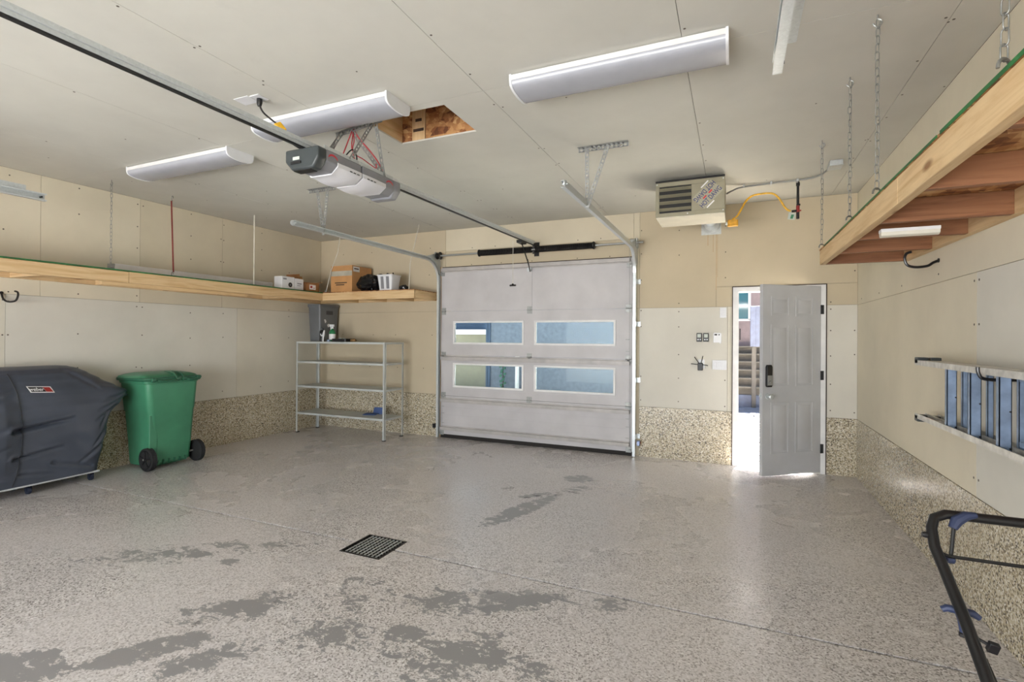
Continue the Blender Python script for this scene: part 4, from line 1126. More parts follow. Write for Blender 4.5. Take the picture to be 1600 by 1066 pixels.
rings = [rrect(-4.62-.125*s_, -4.62+.125*s_, 6.06-.105*s_, 6.06+.105*s_, ST+z, .025) for z, s_ in ((0, .86), (.215, 1.06), (.22, 1.12), (.232, 1.12), (.232, 1.0), (.03, .80))]
MB().loft(rings).build('bin_body', 'white_plastic', t)
m = MB()
for xx in (-4.66, -4.565): m.obox((xx, 6.06-.105*.98, ST+.115), (.022, 0, 0), (0, .008, -.003), (0, -.007, .085))
m.build('recessed_panel', 'opener_grey', t)
MB().tube([(-4.765+.28*i/8, 6.0+.03*math.sin(i*2.1), ST+.238+.01*math.sin(i*1.7)) for i in range(9)], .010, 6).build('bag_edge', 'bag_black', t)
t = thing('dark_pouch', 'small dark pouch lying right of the pale bin on the corner shelf', 'pouch', (-4.43, 6.1, ST))
lump((-4.40, 6.12, ST-.01), .075, .06, .05, .3, 8.0, 10, 16, zmin=ST+.001).build('pouch', 'bag_black', t)

# ------------------------------------------------------------------ metal shelving unit and what stands on it
su = thing('shelving_unit', 'four-tier grey metal shelving unit in the far left corner', 'shelving unit', (-5.32, 6.02, 0))
ux0, ux1, uy0, uy1, uz = -6.15, -4.485, 5.80, 6.245, 1.395
for xx, sx in ((ux0, 1), (ux1, -1)):
    for yy, sy in ((uy0, 1), (uy1, -1)):
        m = MB(); m.box(xx, xx+sx*.032, yy, yy+sy*.003, 0.012, uz-.006); m.box(xx, xx+sx*.003, yy, yy+sy*.036, 0.012, uz-.006)
        p_ = m.build('post', 'shelf_paint', su)
        MB().box(xx-sx*.002, xx+sx*.04, yy-sy*.002, yy+sy*.04, 0.0, 0.013).build('foot', 'black_plastic', p_)
for zz in (1.39, 1.09, 0.72, 0.31):
    m = MB(); a, b, c, d_ = ux0+.004, ux1-.004, uy0+.004, uy1-.004
    m.box(a, b, c, d_, zz-.003, zz)
    m.box(a, b, c, c+.003, zz-.028, zz-.003); m.box(a, b, d_-.003, d_, zz-.028, zz-.003); m.box(a, a+.003, c, d_, zz-.028, zz-.003); m.box(b-.003, b, c, d_, zz-.028, zz-.003)
    sh = m.build('shelf_tray', 'shelf_paint', su)
    m = MB()
    for xx in (ux0+.018, ux1-.018):
        for yy in (uy0-.0005, ): m.lathe([(.006, -.003), (.006, 0)], (xx, yy, zz-.015), 'y', 8)
    for yy in (uy0+.018, uy1-.018): m.lathe([(.006, 0), (.006, .003)], (ux1+.0002, yy, zz-.015), 'x', 8)
    m.build('bolts', 'galvanized', sh)
t = thing('cleaning_cloth', 'crumpled blue cloth on the lowest tier of the metal shelving', 'cloth', (-4.85, 6.12, .31))
m = MB(); m.obox((-4.86, 6.15, .365), (.085, .01, .0), (0, .004, .001), (.004, .012, .05)); m.obox((-4.94, 6.07, .322), (.10, .02, .002), (-.01, .06, .004), (0, 0, .006)); m.build('cloth', 'blue_cloth', t, .004)
ZT = 1.392
t = thing('trash_can', 'tall slim grey plastic trash can on top of the metal shelving', 'trash can', (-6.03, 6.21, ZT))
rings = [rrect(-6.01-.125*s_, -6.01+.125*s_, 6.215-.205*s_, 6.215+.205*s_, ZT+z, .03) for z, s_ in ((0, .88), (.53, 1.0), (.535, 1.05), (.575, 1.07), (.58, 1.05), (.578, .98), (.05, .84))]
MB().loft(rings).build('can_body', 'grey_bin', t)
m = MB(); m.obox((-5.888, 6.215, ZT+.45), (.002, 0, .0), (0, .07, 0), (.0, 0, .03)); m.build('grip_recess', 'grey_bin_dark', t)
wl_ = MB(); wl_.obox((-5.8915, 6.12, ZT+.34), (.0012, 0, 0), (0, .012, .012), (0, -.02, .045)); wl_.obox((-5.892, 6.20, ZT+.25), (.0012, 0, 0), (0, .02, .01), (0, -.01, .02)); wl_.build('label_sticker', 'white_paint', t)
t = thing('spray_bottle', 'green spray bottle with white label and trigger on the shelving', 'bottle', (-5.62, 5.95, ZT))
bx, by = -5.595, 5.97
MB().lathe([(.005, 0), (.046, .003), (.050, .02), (.050, .12), (.040, .16), (.018, .185), (.015, .20)], (bx, by, ZT), 'z', 20).build('bottle', 'green_bottle', t)
m = MB(); m.lathe([(.0515, .03), (.0515, .115)], (bx, by, ZT), 'z', 20); m.build('bottle_label', 'white_paint', t)
m = MB(); m.lathe([(.018, .195), (.018, .22), (.014, .225)], (bx, by, ZT), 'z', 12); m.box(bx-.05, bx+.03, by-.012, by+.012, ZT+.225, ZT+.26); m.obox((bx-.03, by, ZT+.20), (.006, 0, .004), (0, .006, 0), (-.006, 0, .028)); m.build('trigger', 'white_plastic', t, .003)
t = thing('spray_can', 'black spray can standing on the shelving in front of the trash can', 'can', (-5.74, 5.92, ZT))
MB().lathe([(.03, 0), (.040, .004), (.040, .15), (.03, .168), (.022, .172)], (-5.76, 5.93, ZT), 'z', 18).build('can', 'black_plastic', t)
MB().lathe([(.022, .172), (.022, .198), (.016, .205)], (-5.76, 5.93, ZT), 'z', 14).build('cap', 'opener_dark', t)
t = thing('spray_nozzle', 'white hose nozzle standing upright between can and green bottle', 'nozzle', (-5.68, 5.86, ZT))
m = MB(); m.tube([(-5.685, 5.87, ZT), (-5.68, 5.87, ZT+.06), (-5.675, 5.87, ZT+.10), (-5.66, 5.87, ZT+.17)], .012, 8, rr=[.010, .012, .020, .009]); m.tube([(-5.68, 5.87, ZT+.10), (-5.72, 5.87, ZT+.085), (-5.735, 5.87, ZT+.115)], .008, 6); m.build('nozzle', 'white_plastic', t)
t = thing('tool_tray', 'flat black plastic tray lying on top of the metal shelving', 'tray', (-5.36, 5.95, ZT))
rings = [rrect(-5.53, -5.26, 5.88, 6.06, ZT+z, .02) for z in (0, .045)]+[rrect(-5.515, -5.275, 5.895, 6.045, ZT+z, .015) for z in (.045, .008)]
MB().loft(rings).build('tray', 'black_plastic', t)
m = MB(); m.box(-5.44, -5.40, 5.93, 5.95, ZT+.009, ZT+.055); m.box(-5.39, -5.36, 5.96, 5.98, ZT+.009, ZT+.055); m.build('tray_clip', 'pale_label', t, .003)
t = thing('blue_cap', 'small pale blue cap at the foot of the green spray bottle', 'cap', (-5.57, 5.87, ZT))
MB().lathe([(.026, 0), (.028, .006), (.024, .028), (.006, .034)], (-5.565, 5.86, ZT), 'z', 14).build('cap', 'ladder_blue', t)
t = thing('sponge', 'small brown sponge right of the black tray on the shelving', 'sponge', (-5.2, 5.98, ZT))
lump((-5.20, 5.98, ZT-.006), .05, .045, .026, .25, 5.0, 8, 14, zmin=ZT+.001).build('sponge', 'brown_lump', t)

# ------------------------------------------------------------------ grill under its cover
gr = thing('covered_grill', 'barbecue grill under a dark fabric cover with a logo patch by the left wall', 'grill', (-6.07, 2.5, 0))
keys = [  # z, x0, x1, y0, y1, squareness
    (0.095, -6.26, -5.90, 1.95, 3.065, 7), (0.30, -6.27, -5.875, 1.92, 3.085, 7), (0.52, -6.27, -5.865, 1.86, 3.13, 6), (0.66, -6.27, -5.865, 1.80, 3.17, 5.5),
    (0.78, -6.26, -5.87, 1.72, 3.27, 5), (0.845, -6.25, -5.885, 1.66, 3.345, 4.5), (0.875, -6.25, -5.89, 1.66, 3.355, 4.2), (0.93, -6.25, -5.90, 1.76, 3.26, 4), (1.02, -6.25, -5.945, 1.93, 3.12, 3.6),
    (1.09, -6.245, -5.985, 2.05, 3.02, 3.2), (1.135, -6.23, -6.03, 2.12, 2.95, 3.0), (1.16, -6.20, -6.08, 2.18, 2.87, 2.8), (1.168, -6.17, -6.11, 2.3, 2.78, 2.6)]
def kz(z):
    for a, b in zip(keys, keys[1:]):
        if z <= b[0]:
            f = max(0, (z-a[0])/(b[0]-a[0])); f = f*f*(3-2*f)*.5+f*.5
            return [a[i]+(b[i]-a[i])*f for i in range(6)]
    return list(keys[-1])
NU, NV = 400, 130
creases = [((3.33, .86), (3.05, .79), .020, .022), ((3.30, .82), (3.02, .70), .016, .018), ((3.20, .74), (3.00, .60), .014, .016), ((3.12, .68), (3.04, .52), .014, .014),
           ((3.28, .93), (3.02, .98), .016, .012), ((3.10, .50), (2.98, .34), .016, .014), ((3.07, .36), (2.86, .20), .018, .016), ((2.98, .16), (2.66, .26), .016, .014),
           ((2.36, .60), (2.83, .66), .020, .045), ((2.36, .35), (2.74, .40), .016, .022), ((2.40, .20), (2.70, .15), .014, .012), ((2.80, 1.12), (3.02, .95), .020, .010),
           ((2.15, .92), (2.40, .97), .014, .016), ((1.9, .72), (2.38, .90), .030, .030), ((1.9, .55), (2.36, .63), .028, .026), ((2.1, .40), (2.34, .47), .016, .012), ((2.05, .25), (2.34, .18), .018, .016)]
def seg(y, z, a, b):
    dy, dz = b[0]-a[0], b[1]-a[1]; t = max(0, min(1, ((y-a[0])*dy+(z-a[1])*dz)/(dy*dy+dz*dz)))
    qy, qz = y-a[0]-t*dy, z-a[1]-t*dz
    side = dy*qz-dz*qy
    return math.hypot(qy, qz), t, side
rings = []
for j in range(NV+1):
    t_ = j/NV; z = 0.095+(1.168-0.095)*t_
    _, x0, x1, y0, y1, ex = kz(z)
    cx, cy, hx, hy = (x0+x1)/2, (y0+y1)/2, (x1-x0)/2, (y1-y0)/2
    dense = []
    for k in range(1200):
        a = 2*PI*k/1200; ca, sa = math.cos(a), math.sin(a)
        dense.append((cx+hx*math.copysign(abs(ca)**(2/ex), ca), cy+hy*math.copysign(abs(sa)**(2/ex), sa), ca, sa))
    cum = [0]
    for k in range(1200): cum.append(cum[-1]+math.hypot(dense[(k+1) % 1200][0]-dense[k][0], dense[(k+1) % 1200][1]-dense[k][1]))
    ring = []; q = 0
    for k in range(NU):
        tgt = cum[-1]*k/NU
        while cum[q+1] < tgt: q += 1
        px, py, ca, sa = dense[q]; nx_, ny_, _a, _b = dense[(q+1) % 1200]
        f = (tgt-cum[q])/max(1e-9, cum[q+1]-cum[q]); px += (nx_-px)*f; py += (ny_-py)*f
        nrm = Vector((math.copysign(abs(ca)**1.2, ca), sa*hx/hy, 0)).normalized()
        fade = min(1, t_*6+.3)*min(1, (1-t_)*7+.10)
        d = 0.016*noise.noise(Vector((px*2.2, py*2.0, z*3.2+4)))*fade
        d += 0.007*noise.noise(Vector((px*4, (py+z*.8)*6.5, (z-py*.5)*6.0+1)))*fade
        if px > cx:
            for a_, b_, w_, dp in creases:
                di, tt, sd = seg(py, z, a_, b_)
                if di < .12:
                    taper = (1-tt)**.5 if a_[0] > 3 or a_[0] < 2.45 else 1
                    d -= dp*taper*math.exp(-(di/w_)**2)
                    d += dp*.45*taper*math.exp(-((di-w_*1.7)/(w_*1.3))**2)*(1 if sd > 0 else .35)
            if py < 2.42: d += 0.045*min(1, (2.42-py)*8)*math.sin(PI*min(1, max(0, t_*1.03)))**.8
        ring.append(Vector((px, py, z))+nrm*d)
    rings.append(ring)
cv = MB().loft(rings).build('cover', 'cover', gr, ang=60)
def front(y, z):                                      # point on the cover's front for stitched details
    r = rings[max(0, min(NV, round((z-.095)/(1.168-.095)*NV)))]
    xs = sorted((abs(p.y-y), p.x) for p in r if p.x > -6.09)[:2]
    return sum(x for _, x in xs)/len(xs) if xs else -6.0
sp = []
for i in range(61):
    z = .11+1.0*i/60; y = 2.365+.06*math.sin(PI*i/60*.95)-.01*(i/60)
    sp.append((front(y, z)+.003, y, z))
MB().tube(sp, .005, 6).build('seam', 'cover_seam', cv)
# logo patch: white border, dark field, red end, lettering
y0, y1, zc = 2.475, 2.655, .955
def fx(y, z): return front(y, z)
pA, pB = Vector((fx(y0+.01, zc)+.006, y0, zc+.012)), Vector((fx(y1-.01, zc)+.006, y1, zc-.004))
tz = Vector(((fx(2.56, zc+.04)-fx(2.56, zc-.04))/.08, 0, 1)).normalized()
rt = (pB-pA).normalized(); nn = rt.cross(tz).normalized()
if nn.x < 0: nn = -nn
lift0 = max((nn.dot(p-(pA+pB)/2) for r in rings for p in r if y0-.03 < p.y < y1+.03 and abs(p.z-zc) < .05 and p.x > -6.05), default=0)
pc = (pA+pB)/2+nn*(lift0+.001); hw = (pB-pA).length/2
def patch(name, mat, a0, a1, h, lift, sk=.012):
    vs = []
    for l_ in (0, .0012):
        for a, b in ((a0, -1), (a1, -1), (a1, 1), (a0, 1)):
            vs.append(pc+rt*(a+sk*(-b))+tz*(h*b)+nn*(lift+l_))
    MB().add(vs, [(0,3,2,1),(4,5,6,7),(0,1,5,4),(1,2,6,5),(2,3,7,6),(3,0,4,7)]).build(name, mat, cv)
patch('patch_border', 'white_paint', -hw, hw, .031, .0)
patch('patch_field', 'black_plastic', -hw+.009, hw*.30, .023, .0014)
patch('patch_red', 'red_paint', hw*.32, hw-.009, .023, .0014)
place_text('weber', .046, pc+rt*(-hw*.35)+nn*.0032, rt, tz, nn, .92).build('patch_lettering', 'white_paint', cv)
m = MB(); m.bar((-5.905, 2.40, .088), (-5.925, 3.06, .088), .012, .016); m.bar((-6.24, 1.98, .088), (-6.24, 3.06, .088), .02, .03)
m.bar((-5.905, 1.98, .088), (-5.905, 2.40, .088), .012, .016)
m.build('base_rail', 'galvanized', gr)
MB().box(-6.24, -5.92, 2.0, 3.04, .075, .09).build('base_shelf', 'black_plastic', gr)
for xx, yy in ((-5.945, 2.50), (-5.955, 3.0), (-6.20, 2.5), (-6.20, 3.0), (-5.945, 2.03), (-6.20, 2.03)):
    m = MB(); m.lathe([(.012, -.016), (.032, -.014), (.034, -.006), (.034, .006), (.032, .014), (.012, .016)], (xx, yy, .034), 'y', 16)
    m.box(xx-.014, xx+.014, yy-.022, yy-.018, .03, .078); m.box(xx-.014, xx+.014, yy+.018, yy+.022, .03, .078)
    m.build('caster', 'caster', gr)

# ------------------------------------------------------------------ green wheelie bin
wbn = thing('wheelie_bin', 'green wheeled garbage bin with hinged lid and black wheels by the left wall', 'wheelie bin', (-6.0, 3.73, 0))
def bring(z, x0, x1, y0, y1, r): return rrect(x0, x1, y0, y1, z, r, 6)
XB = -6.27
rings = [bring(.03, XB+.05, -5.84, 3.50, 3.925, .045), bring(.06, XB+.045, -5.805, 3.49, 3.935, .05), bring(.30, XB+.035, -5.79, 3.475, 3.95, .055),
         bring(.62, XB+.02, -5.772, 3.45, 3.965, .06), bring(.64, XB+.016, -5.768, 3.44, 3.972, .06), bring(.94, XB+.006, -5.755, 3.415, 3.99, .06), bring(.945, XB, -5.748, 3.40, 4.00, .06), bring(.975, XB, -5.745, 3.395, 4.005, .06)]
MB().loft(rings).build('body', 'green_plastic', wbn, ang=30)
m = MB()                                              # axle recesses either side of the rear panel
m.prism([(3.455, .10), (3.53, .10), (3.55, .60), (3.46, .60)], 'x', -5.80, -5.784); m.build('corner_rib', 'green_plastic', wbn, .004)
rim = [bring(.972, XB-.006, -5.735, 3.375, 4.025, .07), bring(.985, XB-.01, -5.725, 3.365, 4.035, .075), bring(1.005, XB-.008, -5.73, 3.37, 4.03, .075)]
MB().loft(rim).build('rim', 'green_dark', wbn)
lid = [bring(1.006, XB-.004, -5.80, 3.375, 4.025, .07), bring(1.022, XB, -5.81, 3.385, 4.015, .07), bring(1.04, XB+.04, -5.85, 3.43, 3.97, .06), bring(1.055, XB+.10, -5.92, 3.50, 3.90, .05)]
ld = MB().loft(lid).build('lid', 'green_plastic', wbn)
for yy in (3.46, 3.72, 3.80, 3.96):
    MB().lathe([(.022, -.022), (.027, -.016), (.027, .016), (.022, .022)], (-5.735, yy, .985), 'y', 14).build('lid_hinge', 'green_dark', wbn)
MB().tube([(-5.72, 3.50, .972), (-5.70, 3.53, .968), (-5.70, 3.68, .968), (-5.72, 3.70, .975)], .014, 8).build('handle', 'green_dark', wbn)
MB().tube([(-5.72, 3.82, .975), (-5.70, 3.84, .968), (-5.70, 3.91, .968), (-5.72, 3.94, .972)], .014, 8).build('handle', 'green_dark', wbn)
for yy in (3.72, 3.80):
    MB().tube([(-5.95, yy, 1.052), (-5.86, yy, 1.05), (-5.78, yy, 1.035), (-5.74, yy, 1.0)], .011, 6).build('lid_rib', 'green_dark', wbn)
m = MB(); m.cyl((-5.825, 3.42, .125), (-5.825, 4.03, .125), .011, 10); m.build('axle', 'galvanized_dull', wbn)
for i in range(6): MB().box(-5.806, -5.788, 3.55+.06*i, 3.565+.06*i, .045, .095).build('foot_rib', 'green_dark', wbn)
for yy, s_ in ((3.455, -1), (3.995, 1)):
    wh = MB().lathe([(.02, -.030), (.095, -.030), (.100, -.026)]+[(.119 if i % 2 else .124, -.024+.048*i/8) for i in range(9)]+[(.100, .026), (.095, .030), (.02, .030)], (-5.80, yy, .124), 'y', 28).build('wheel', 'rubber', wbn)
    hb = MB(); hb.lathe([(.020, .028), (.022, .034), (.008, .038)] if s_ > 0 else [(.008, -.038), (.022, -.034), (.020, -.028)], (-5.80, yy, .124), 'y', 14)
    for k in range(5):
        a = 2*PI*k/5+.3
        hb.bar((-5.80+.02*math.cos(a), yy+s_*.031, .124+.02*math.sin(a)), (-5.80+.088*math.cos(a), yy+s_*.031, .124+.088*math.sin(a)), .016, .004, (0, 1, 0))
    hb.lathe([(.088, .0295*s_), (.097, .033*s_), (.099, .028*s_)], (-5.80, yy, .124), 'y', 24)
    hb.build('hub', 'black_plastic', wh)

# ------------------------------------------------------------------ ladder hanging on the right wall
ld_ = thing('step_ladder', 'folded aluminium step ladder with blue treads hung sideways on the right wall', 'ladder', (1.1, 3.0, 0.97))
zu, zl = 1.345, 0.985
ye0, ye1 = 1.3, 3.96
def rail(x, z, ya, yb_, up, splay=0.0):
    """U-channel side rail lying along y"""
    s_ = up
    m = MB()
    m.bar((x, ya, z), (x, yb_, z), .052, .004); m.bar((x-.025, ya, z-s_*.014), (x-.025, yb_, z-s_*.014), .004, .030); m.bar((x+.025, ya, z-s_*.014), (x+.025, yb_, z-s_*.014), .004, .030)
    return m
for (x, yb_) in ((1.073, ye1), (1.13, ye1-.03)):
    rail(x, zu, ye0, yb_, 1).build('side_rail', 'aluminium', ld_); rail(x, zl, ye0, yb_, -1).build('side_rail', 'aluminium', ld_)
for z in (zu, zl):
    for (x, yb_) in ((1.073, ye1), (1.13, ye1-.03)):
        MB().box(x-.027, x+.027, yb_-.05, yb_+.012, z-.02, z+.02).build('rubber_foot', 'opener_dark', ld_, .004)
for yy in (3.46, 3.165, 2.87, 2.575, 2.28, 1.985, 1.69):
    m = MB(); m.box(1.054, 1.096, yy-.003, yy+.003, zl+.002, zu-.002); m.box(1.054, 1.057, yy-.003, yy+.028, zl+.002, zu-.002); m.box(1.093, 1.096, yy-.003, yy+.028, zl+.002, zu-.002)
    tr = m.build('tread', 'ladder_blue', ld_)
    m = MB()
    for zz in (zl+.02, zu-.02, (zl+zu)/2): m.lathe([(.004, -.0025), (.004, 0)], (1.09, yy-.003, zz), 'y', 6)
    m.build('rivets', 'dark_steel', tr)
    m = MB(); m.box(1.120, 1.142, yy-.002, yy+.002, zl+.002, zu-.002); m.box(1.120, 1.122, yy-.002, yy+.02, zl+.002, zu-.002); m.box(1.140, 1.142, yy-.002, yy+.02, zl+.002, zu-.002)
    m.build('rear_bar', 'ladder_blue', ld_)
m = MB(); m.bar((1.073, 3.60, zl+.012), (1.073, 3.68, zl+.012), .04, .016); m.build('foot_plate', 'white_paint', ld_, .003)
m = MB(); m.bar((1.108, 2.82, zl+.05), (1.103, 2.30, zl+.06), .012, .022); m.bar((1.108, 2.82, zu-.035), (1.103, 2.2, zu-.04), .012, .022); m.build('spreader', 'ladder_blue', ld_)
utility_hook('black hook on the right wall carrying the step ladder by its upper rail', [(XR, 3.0, 1.296), (XR-.06, 3.0, 1.294), (XR-.13, 3.0, 1.293), (XR-.165, 3.0, 1.30), (XR-.178, 3.0, 1.325), (XR-.180, 3.0, 1.35)], .0075)

# ------------------------------------------------------------------ lawn mower (its handle reaches into view)
mw = thing('lawn_mower', 'black push mower handle with blue starter grip at the right front', 'lawn mower', (0.78, 0.9, 0))
hxL, hxR, hyT, hzT = 0.506, 1.02, 1.80, 0.982
def hpath(x, s_):
    return [(x+s_*.045, 1.0, .30), (x+s_*.030, 1.22, .50), (x+s_*.016, 1.49, .722), (x+s_*.014, 1.58, .784), (x+s_*.006, 1.69, .862), (x-s_*.001, 1.74, .905)]
L_ = hpath(hxL, 1); R_ = hpath(hxR, -1)
arc = [(hxL, hyT-.03, hzT-.035), (hxL+.012, hyT-.008, hzT-.012), (hxL+.04, hyT, hzT)]
arcR = [(hxR-.04, hyT, hzT), (hxR-.012, hyT-.008, hzT-.012), (hxR, hyT-.03, hzT-.035)]
MB().tube(L_+arc+arcR+R_[::-1], .0135, 12).build('handle_bar', 'black_paint', mw)
MB().tube([(hxL+.004, 1.735, .895), (hxL+.03, 1.742, .885), (hxR-.03, 1.742, .885), (hxR-.004, 1.735, .895)], .0048, 8).build('bail_bar', 'black_paint', mw)
lev = MB(); lev.tube([(hxL+.105, hyT-.006, hzT+.008), (hxL+.082, hyT-.010, hzT+.005), (hxL+.060, hyT-.016, hzT-.010), (hxL+.049, hyT-.022, hzT-.030)], .014, 10, rr=[.008, .013, .015, .011]); lv = lev.build('drive_lever', 'mower_grip', mw)
MB().tube([(hxL+.052, hyT-.02, hzT-.03), (hxL+.044, hyT-.035, hzT-.075), (hxL+.038, hyT-.045, hzT-.105)], .005, 8).build('lever_rod', 'black_paint', mw)
m = MB(); m.lathe([(.007, -.010), (.011, -.007), (.011, .007), (.007, .010)], (hxL+.036, hyT-.048, hzT-.108), 'x', 12); m.cyl((hxL+.008, hyT-.058, hzT-.112), (hxL+.046, hyT-.048, hzT-.108), .005, 8); m.build('pivot_knob', 'mower_grip', mw)
MB().lathe([(.007, -.012), (.009, 0), (.005, .008)], (hxL-.012, hyT-.04, hzT-.052), 'x', 10).build('side_bolt', 'black_plastic', mw)
# T-shaped starter grip beside the left upright
tg_ = Vector((0.521, 1.622, .793))
rr_ = Vector((.98, -.02, -.05)).normalized(); dn = Vector((.10, -.12, -.98)).normalized()
m = MB(); m.tube([tg_-rr_*.037+dn*.006, tg_-rr_*.026, tg_, tg_+rr_*.026, tg_+rr_*.038+dn*.008], .009, 10, rr=[.007, .009, .010, .009, .007])
m.tube([tg_, tg_+dn*.022, tg_+dn*.05], .008, 10, rr=[.012, .008, .007]); m.build('starter_grip', 'mower_grip', mw)
MB().lathe([(.004, -.006), (.010, -.004), (.010, .004), (.004, .006)], tuple(tg_+dn*.056), 'z', 10).build('rope_guide', 'black_plastic', mw)
m = MB(); m.obox((hxL+.052, 1.545, .752), (.010, 0, -.002), (0, .006, .002), (.002, -.004, .012)); m.cyl((hxL+.020, 1.56, .765), (hxL+.045, 1.55, .755), .004, 8); m.build('height_knob', 'black_plastic', mw, .003)
wire([(hxL+.030, 1.52, .735), (hxL+.055, 1.40, .62), (hxL+.10, 1.22, .45), (hxL+.12, 1.05, .36)], .0035, 'black_plastic', mw, 'cable')
# deck, engine, wheels (below and beyond the lower edge of the view)
rings = [rrect(0.54, 1.0, 0.32, 1.05, z, r_) for z, r_ in ((.07, .10), (.17, .11))]+[rrect(0.57, .97, 0.36, 1.01, .20, .10)]
MB().loft(rings).build('deck', 'mower_red', mw)
MB().lathe([(.11, .20), (.125, .22), (.125, .33), (.10, .36), (.03, .37)], (.77, .66, 0), 'z', 20).build('engine', 'black_plastic', mw)
for xx in (.515, 1.025):
    for yy, r_ in ((.40, .09), (.97, .10)):
        MB().lathe([(.03, -.022), (r_-.01, -.022), (r_, -.016), (r_, .016), (r_-.01, .022), (.03, .022)], (xx, yy, r_), 'x', 22).build('wheel', 'rubber', mw)

# ------------------------------------------------------------------ outdoors, seen through the side door and the panes
gnd = MB().box(-30, 30, YB+.16, 40, -0.42, -0.126).build('ground', 'joint_soil', origin=(0, 10, -0.126)); stamp(gnd, kind='structure')
pv = None
yy = YB+.20; row = 0
while yy < 11.55:
    dpt = random.uniform(.27, .36); xx = -1.6-random.uniform(0, .6)
    while xx < 2.2:
        wd = random.uniform(.55, 1.1)
        g0 = random.uniform(.010, .022); gy_ = random.uniform(.030, .080)
        dz = random.uniform(-.005, .005)
        j = lambda: random.uniform(-.012, .012)
        z_ = -.118+dz
        vs = [(xx+g0+j(), yy+gy_+j(), -.127), (xx+wd-g0+j(), yy+gy_+j(), -.127), (xx+wd-g0+j(), yy+dpt-gy_+j(), -.127), (xx+g0+j(), yy+dpt-gy_+j(), -.127)]
        vs += [(a, b, z_) for a, b, _ in vs]
        MB().add(vs, [(0,3,2,1),(4,5,6,7),(0,1,5,4),(1,2,6,5),(2,3,7,6),(3,0,4,7)]).build('paving_slab', 'paving', gnd)
        xx += wd
    yy += dpt
MB().box(-12, -2.3, YB+.17, 12.5, -.127, -.1205).build('driveway', 'asphalt', gnd)
ap = MB().box(-30, 30, -30, YF-.16, -0.32, -0.02).build('ground_front', 'asphalt', origin=(0, -10, -.02)); stamp(ap, kind='structure')
# low deck of blue-grey boards
dk = thing('deck', 'low deck of blue-grey boards at the foot of the steps outside', 'deck', (0.6, 12.6, -.126))
for i in range(9):
    y0_ = 11.62+.145*i
    MB().box(-.9, 2.4, y0_, y0_+.135, -.12, -.09).build('deck_board', 'grey_blue_deck', dk)
MB().box(-.9, 2.4, 11.62, 12.9, -.126, -.121).build('deck_frame', 'dark_brown', dk)
# steps with post and side panel
sp_ = thing('steps', 'flight of grey concrete steps seen through the open side door', 'steps', (0.3, 13.5, -.14))
MB().box(-0.9, 0.62, 12.93, 13.0, -.14, .18).build('kick_board', 'grey_blue_wood', sp_)
for i in range(6):
    y0_ = 13.02+.27*i; z1_ = .18+.185*(i+1)
    MB().box(-0.9, 0.62, y0_, y0_+.27, -.14, z1_-.03).build('riser', 'step_concrete', sp_)
    MB().box(-0.9, 0.64, y0_-.03, y0_+.27, z1_-.03, z1_).build('tread', 'step_edge', sp_)
ps = thing('railing_post', 'pale timber railing post beside the outdoor steps', 'post', (.44, 12.98, -.14))
MB().box(0.365, 0.455, 12.80, 12.89, -.0895, 1.30).build('post', 'post_wood', ps, .004)
MB().bar((.41, 12.9, 1.24), (.47, 14.5, 2.3), .05, .09).build('handrail', 'grey_blue_wood', ps)
pp = thing('privacy_panel', 'tall blue-grey privacy board standing above the railing post', 'panel', (.46, 12.84, 1.3))
MB().box(0.33, 0.56, 12.80, 12.86, 1.301, 2.23).build('board', 'grey_blue_wood', pp, .003)
for x0_ in (.335, .445): MB().box(x0_, x0_+.11, 12.79, 12.80, 1.31, 2.22).build('slat', 'grey_blue_wood', pp, .003)
hs = thing('house', 'pinkish stucco house with a teal window beyond the outdoor steps', 'house', (1.5, 15, -.14))
m = MB(); HXa, HXb = -0.75, 7.0
wx0, wx1, wz0, wz1 = -0.55, 0.36, 1.98, 3.3
yH = 14.75
m.box(HXa, wx0, yH, yH+5, -.14, 5.4); m.box(wx1, HXb, yH, yH+5, -.14, 5.4); m.box(wx0, wx1, yH, yH+5, -.14, wz0); m.box(wx0, wx1, yH, yH+5, wz1, 5.4)
m.build('wall', 'pink_stucco', hs)
m = MB(); e = .055
m.box(wx0-.03, wx1+.03, yH-.03, yH+.02, wz0-.03, wz0+e-.03); m.box(wx0-.03, wx1+.03, yH-.03, yH+.02, wz1, wz1+e); m.box(wx0-.03, wx0+.03, yH-.03, yH+.02, wz0, wz1); m.box(wx1-.03, wx1+.03, yH-.03, yH+.02, wz0, wz1)
wf_ = m.build('window_frame', 'white_paint', hs)
MB().box(wx0, wx1, yH+.01, yH+.03, wz0, wz1).build('pane', 'house_glass', wf_)
MB().box(wx0+.02, wx1-.02, yH+.001, yH+.0099, 2.78, 3.25).build('blind', 'ladder_blue', wf_)
m = MB(); m.prism([(yH-.5, 5.3), (yH+5.5, 5.3), (yH+2.5, 7.2)], 'x', HXa-.4, HXb+.4); m.build('roof', 'dark_brown', hs)
m = MB(); m.box(0.12, 0.15, yH-.02, yH, 1.45, 1.75); m.build('wall_tap', 'dark_steel', hs)
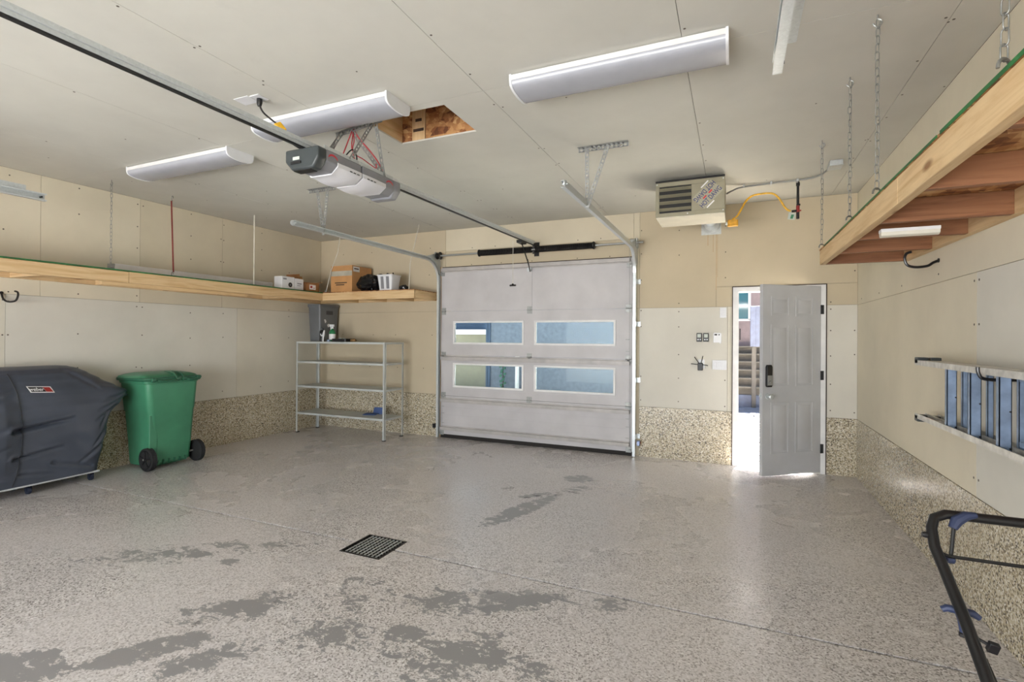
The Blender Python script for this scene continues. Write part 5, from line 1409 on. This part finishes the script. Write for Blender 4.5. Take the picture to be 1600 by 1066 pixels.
# neighbour buildings seen through the overhead door's panes
nb = thing('neighbour_house', 'blue stucco neighbouring house filling the overhead door windows', 'house', (-3, 11, -.14))
m = MB(); m.box(-5.05, -0.95, 10.2, 14.2, -.14, 5.0); m.build('wall', 'blue_wall', nb)
MB().box(-5.09, -5.05, 10.16, 10.24, -.14, 4.9).build('corner_trim', 'blue_siding', nb)
MB().box(-5.05, -4.99, 10.17, 10.2, -.14, 4.9).build('corner_trim', 'blue_siding', nb)
MB().cyl((-4.32, 10.15, -.12), (-4.32, 10.15, 1.22), .045, 10).build('downspout', 'white_paint', nb)
MB().prism([(10.0, 4.95), (14.4, 4.95), (12.2, 6.6)], 'x', -5.4, -.7).build('roof', 'dark_brown', nb)
ng = thing('neighbour_garage', 'beige neighbouring garage with white fascia and dark blue gable siding', 'garage', (-8, 12, -.14))
MB().box(-13, -5.9, 12.2, 15, -.126, 1.55).build('wall', 'beige_wall', ng)
MB().box(-13, -5.7, 12.0, 15, 1.55, 1.68).build('fascia', 'white_paint', ng)
for i in range(8): MB().box(-13, -6.0, 12.19-.004*(i % 2), 14, 1.681+.14*i, 1.815+.14*i).build('siding_board', 'blue_siding', ng)
t = thing('patio_kerb', 'pale concrete apron outside the overhead door', 'kerb', (-6.5, 11.2, -.125))
m = MB(); m.prism([(-9.5, -.1249), (-5.3, -.1249), (-5.3, .10), (-5.6, .13), (-9.5, .02)], 'y', 10.9, 12.15); m.build('apron', 'paving', t)
t = thing('hanging_plant', 'thin dark climbing plant on the blue wall outside the overhead door', 'plant', (-4.62, 10.1, -.12))
m = MB(); m.lathe([(.07, 0), (.10, .16), (.11, .20)], (-4.64, 10.05, -.124), 'z', 12); m.build('pot', 'opener_dark', t)
m = MB(); m.tube([(-4.64, 10.05, .05), (-4.63, 10.10, .5), (-4.65, 10.12, 1.2)], .012, 6); m.build('stem', 'dark_brown', t)
m = MB()
for i in range(26):
    zz = .15+1.05*i/26; a = i*2.4
    m.obox((-4.64+.05*math.cos(a), 10.09+.02*math.sin(a), zz), (.028, 0, .008), (0, .012, 0), (-.008, .01, .022))
m.build('leaves', 'green_dark', t, kind='stuff')
# unseen eave added over the back wall to limit sun at the threshold
MB().box(XL-.4, XR+.4, YB+.161, YB+1.04, 2.72, 2.86).build('shade_eave', 'white_paint')['kind'] = 'structure'
rf = MB().box(XL-.5, XR+.5, YF-.6, YB+1.04, H+.50, H+.60).build('roof', 'dark_brown'); stamp(rf, kind='structure')
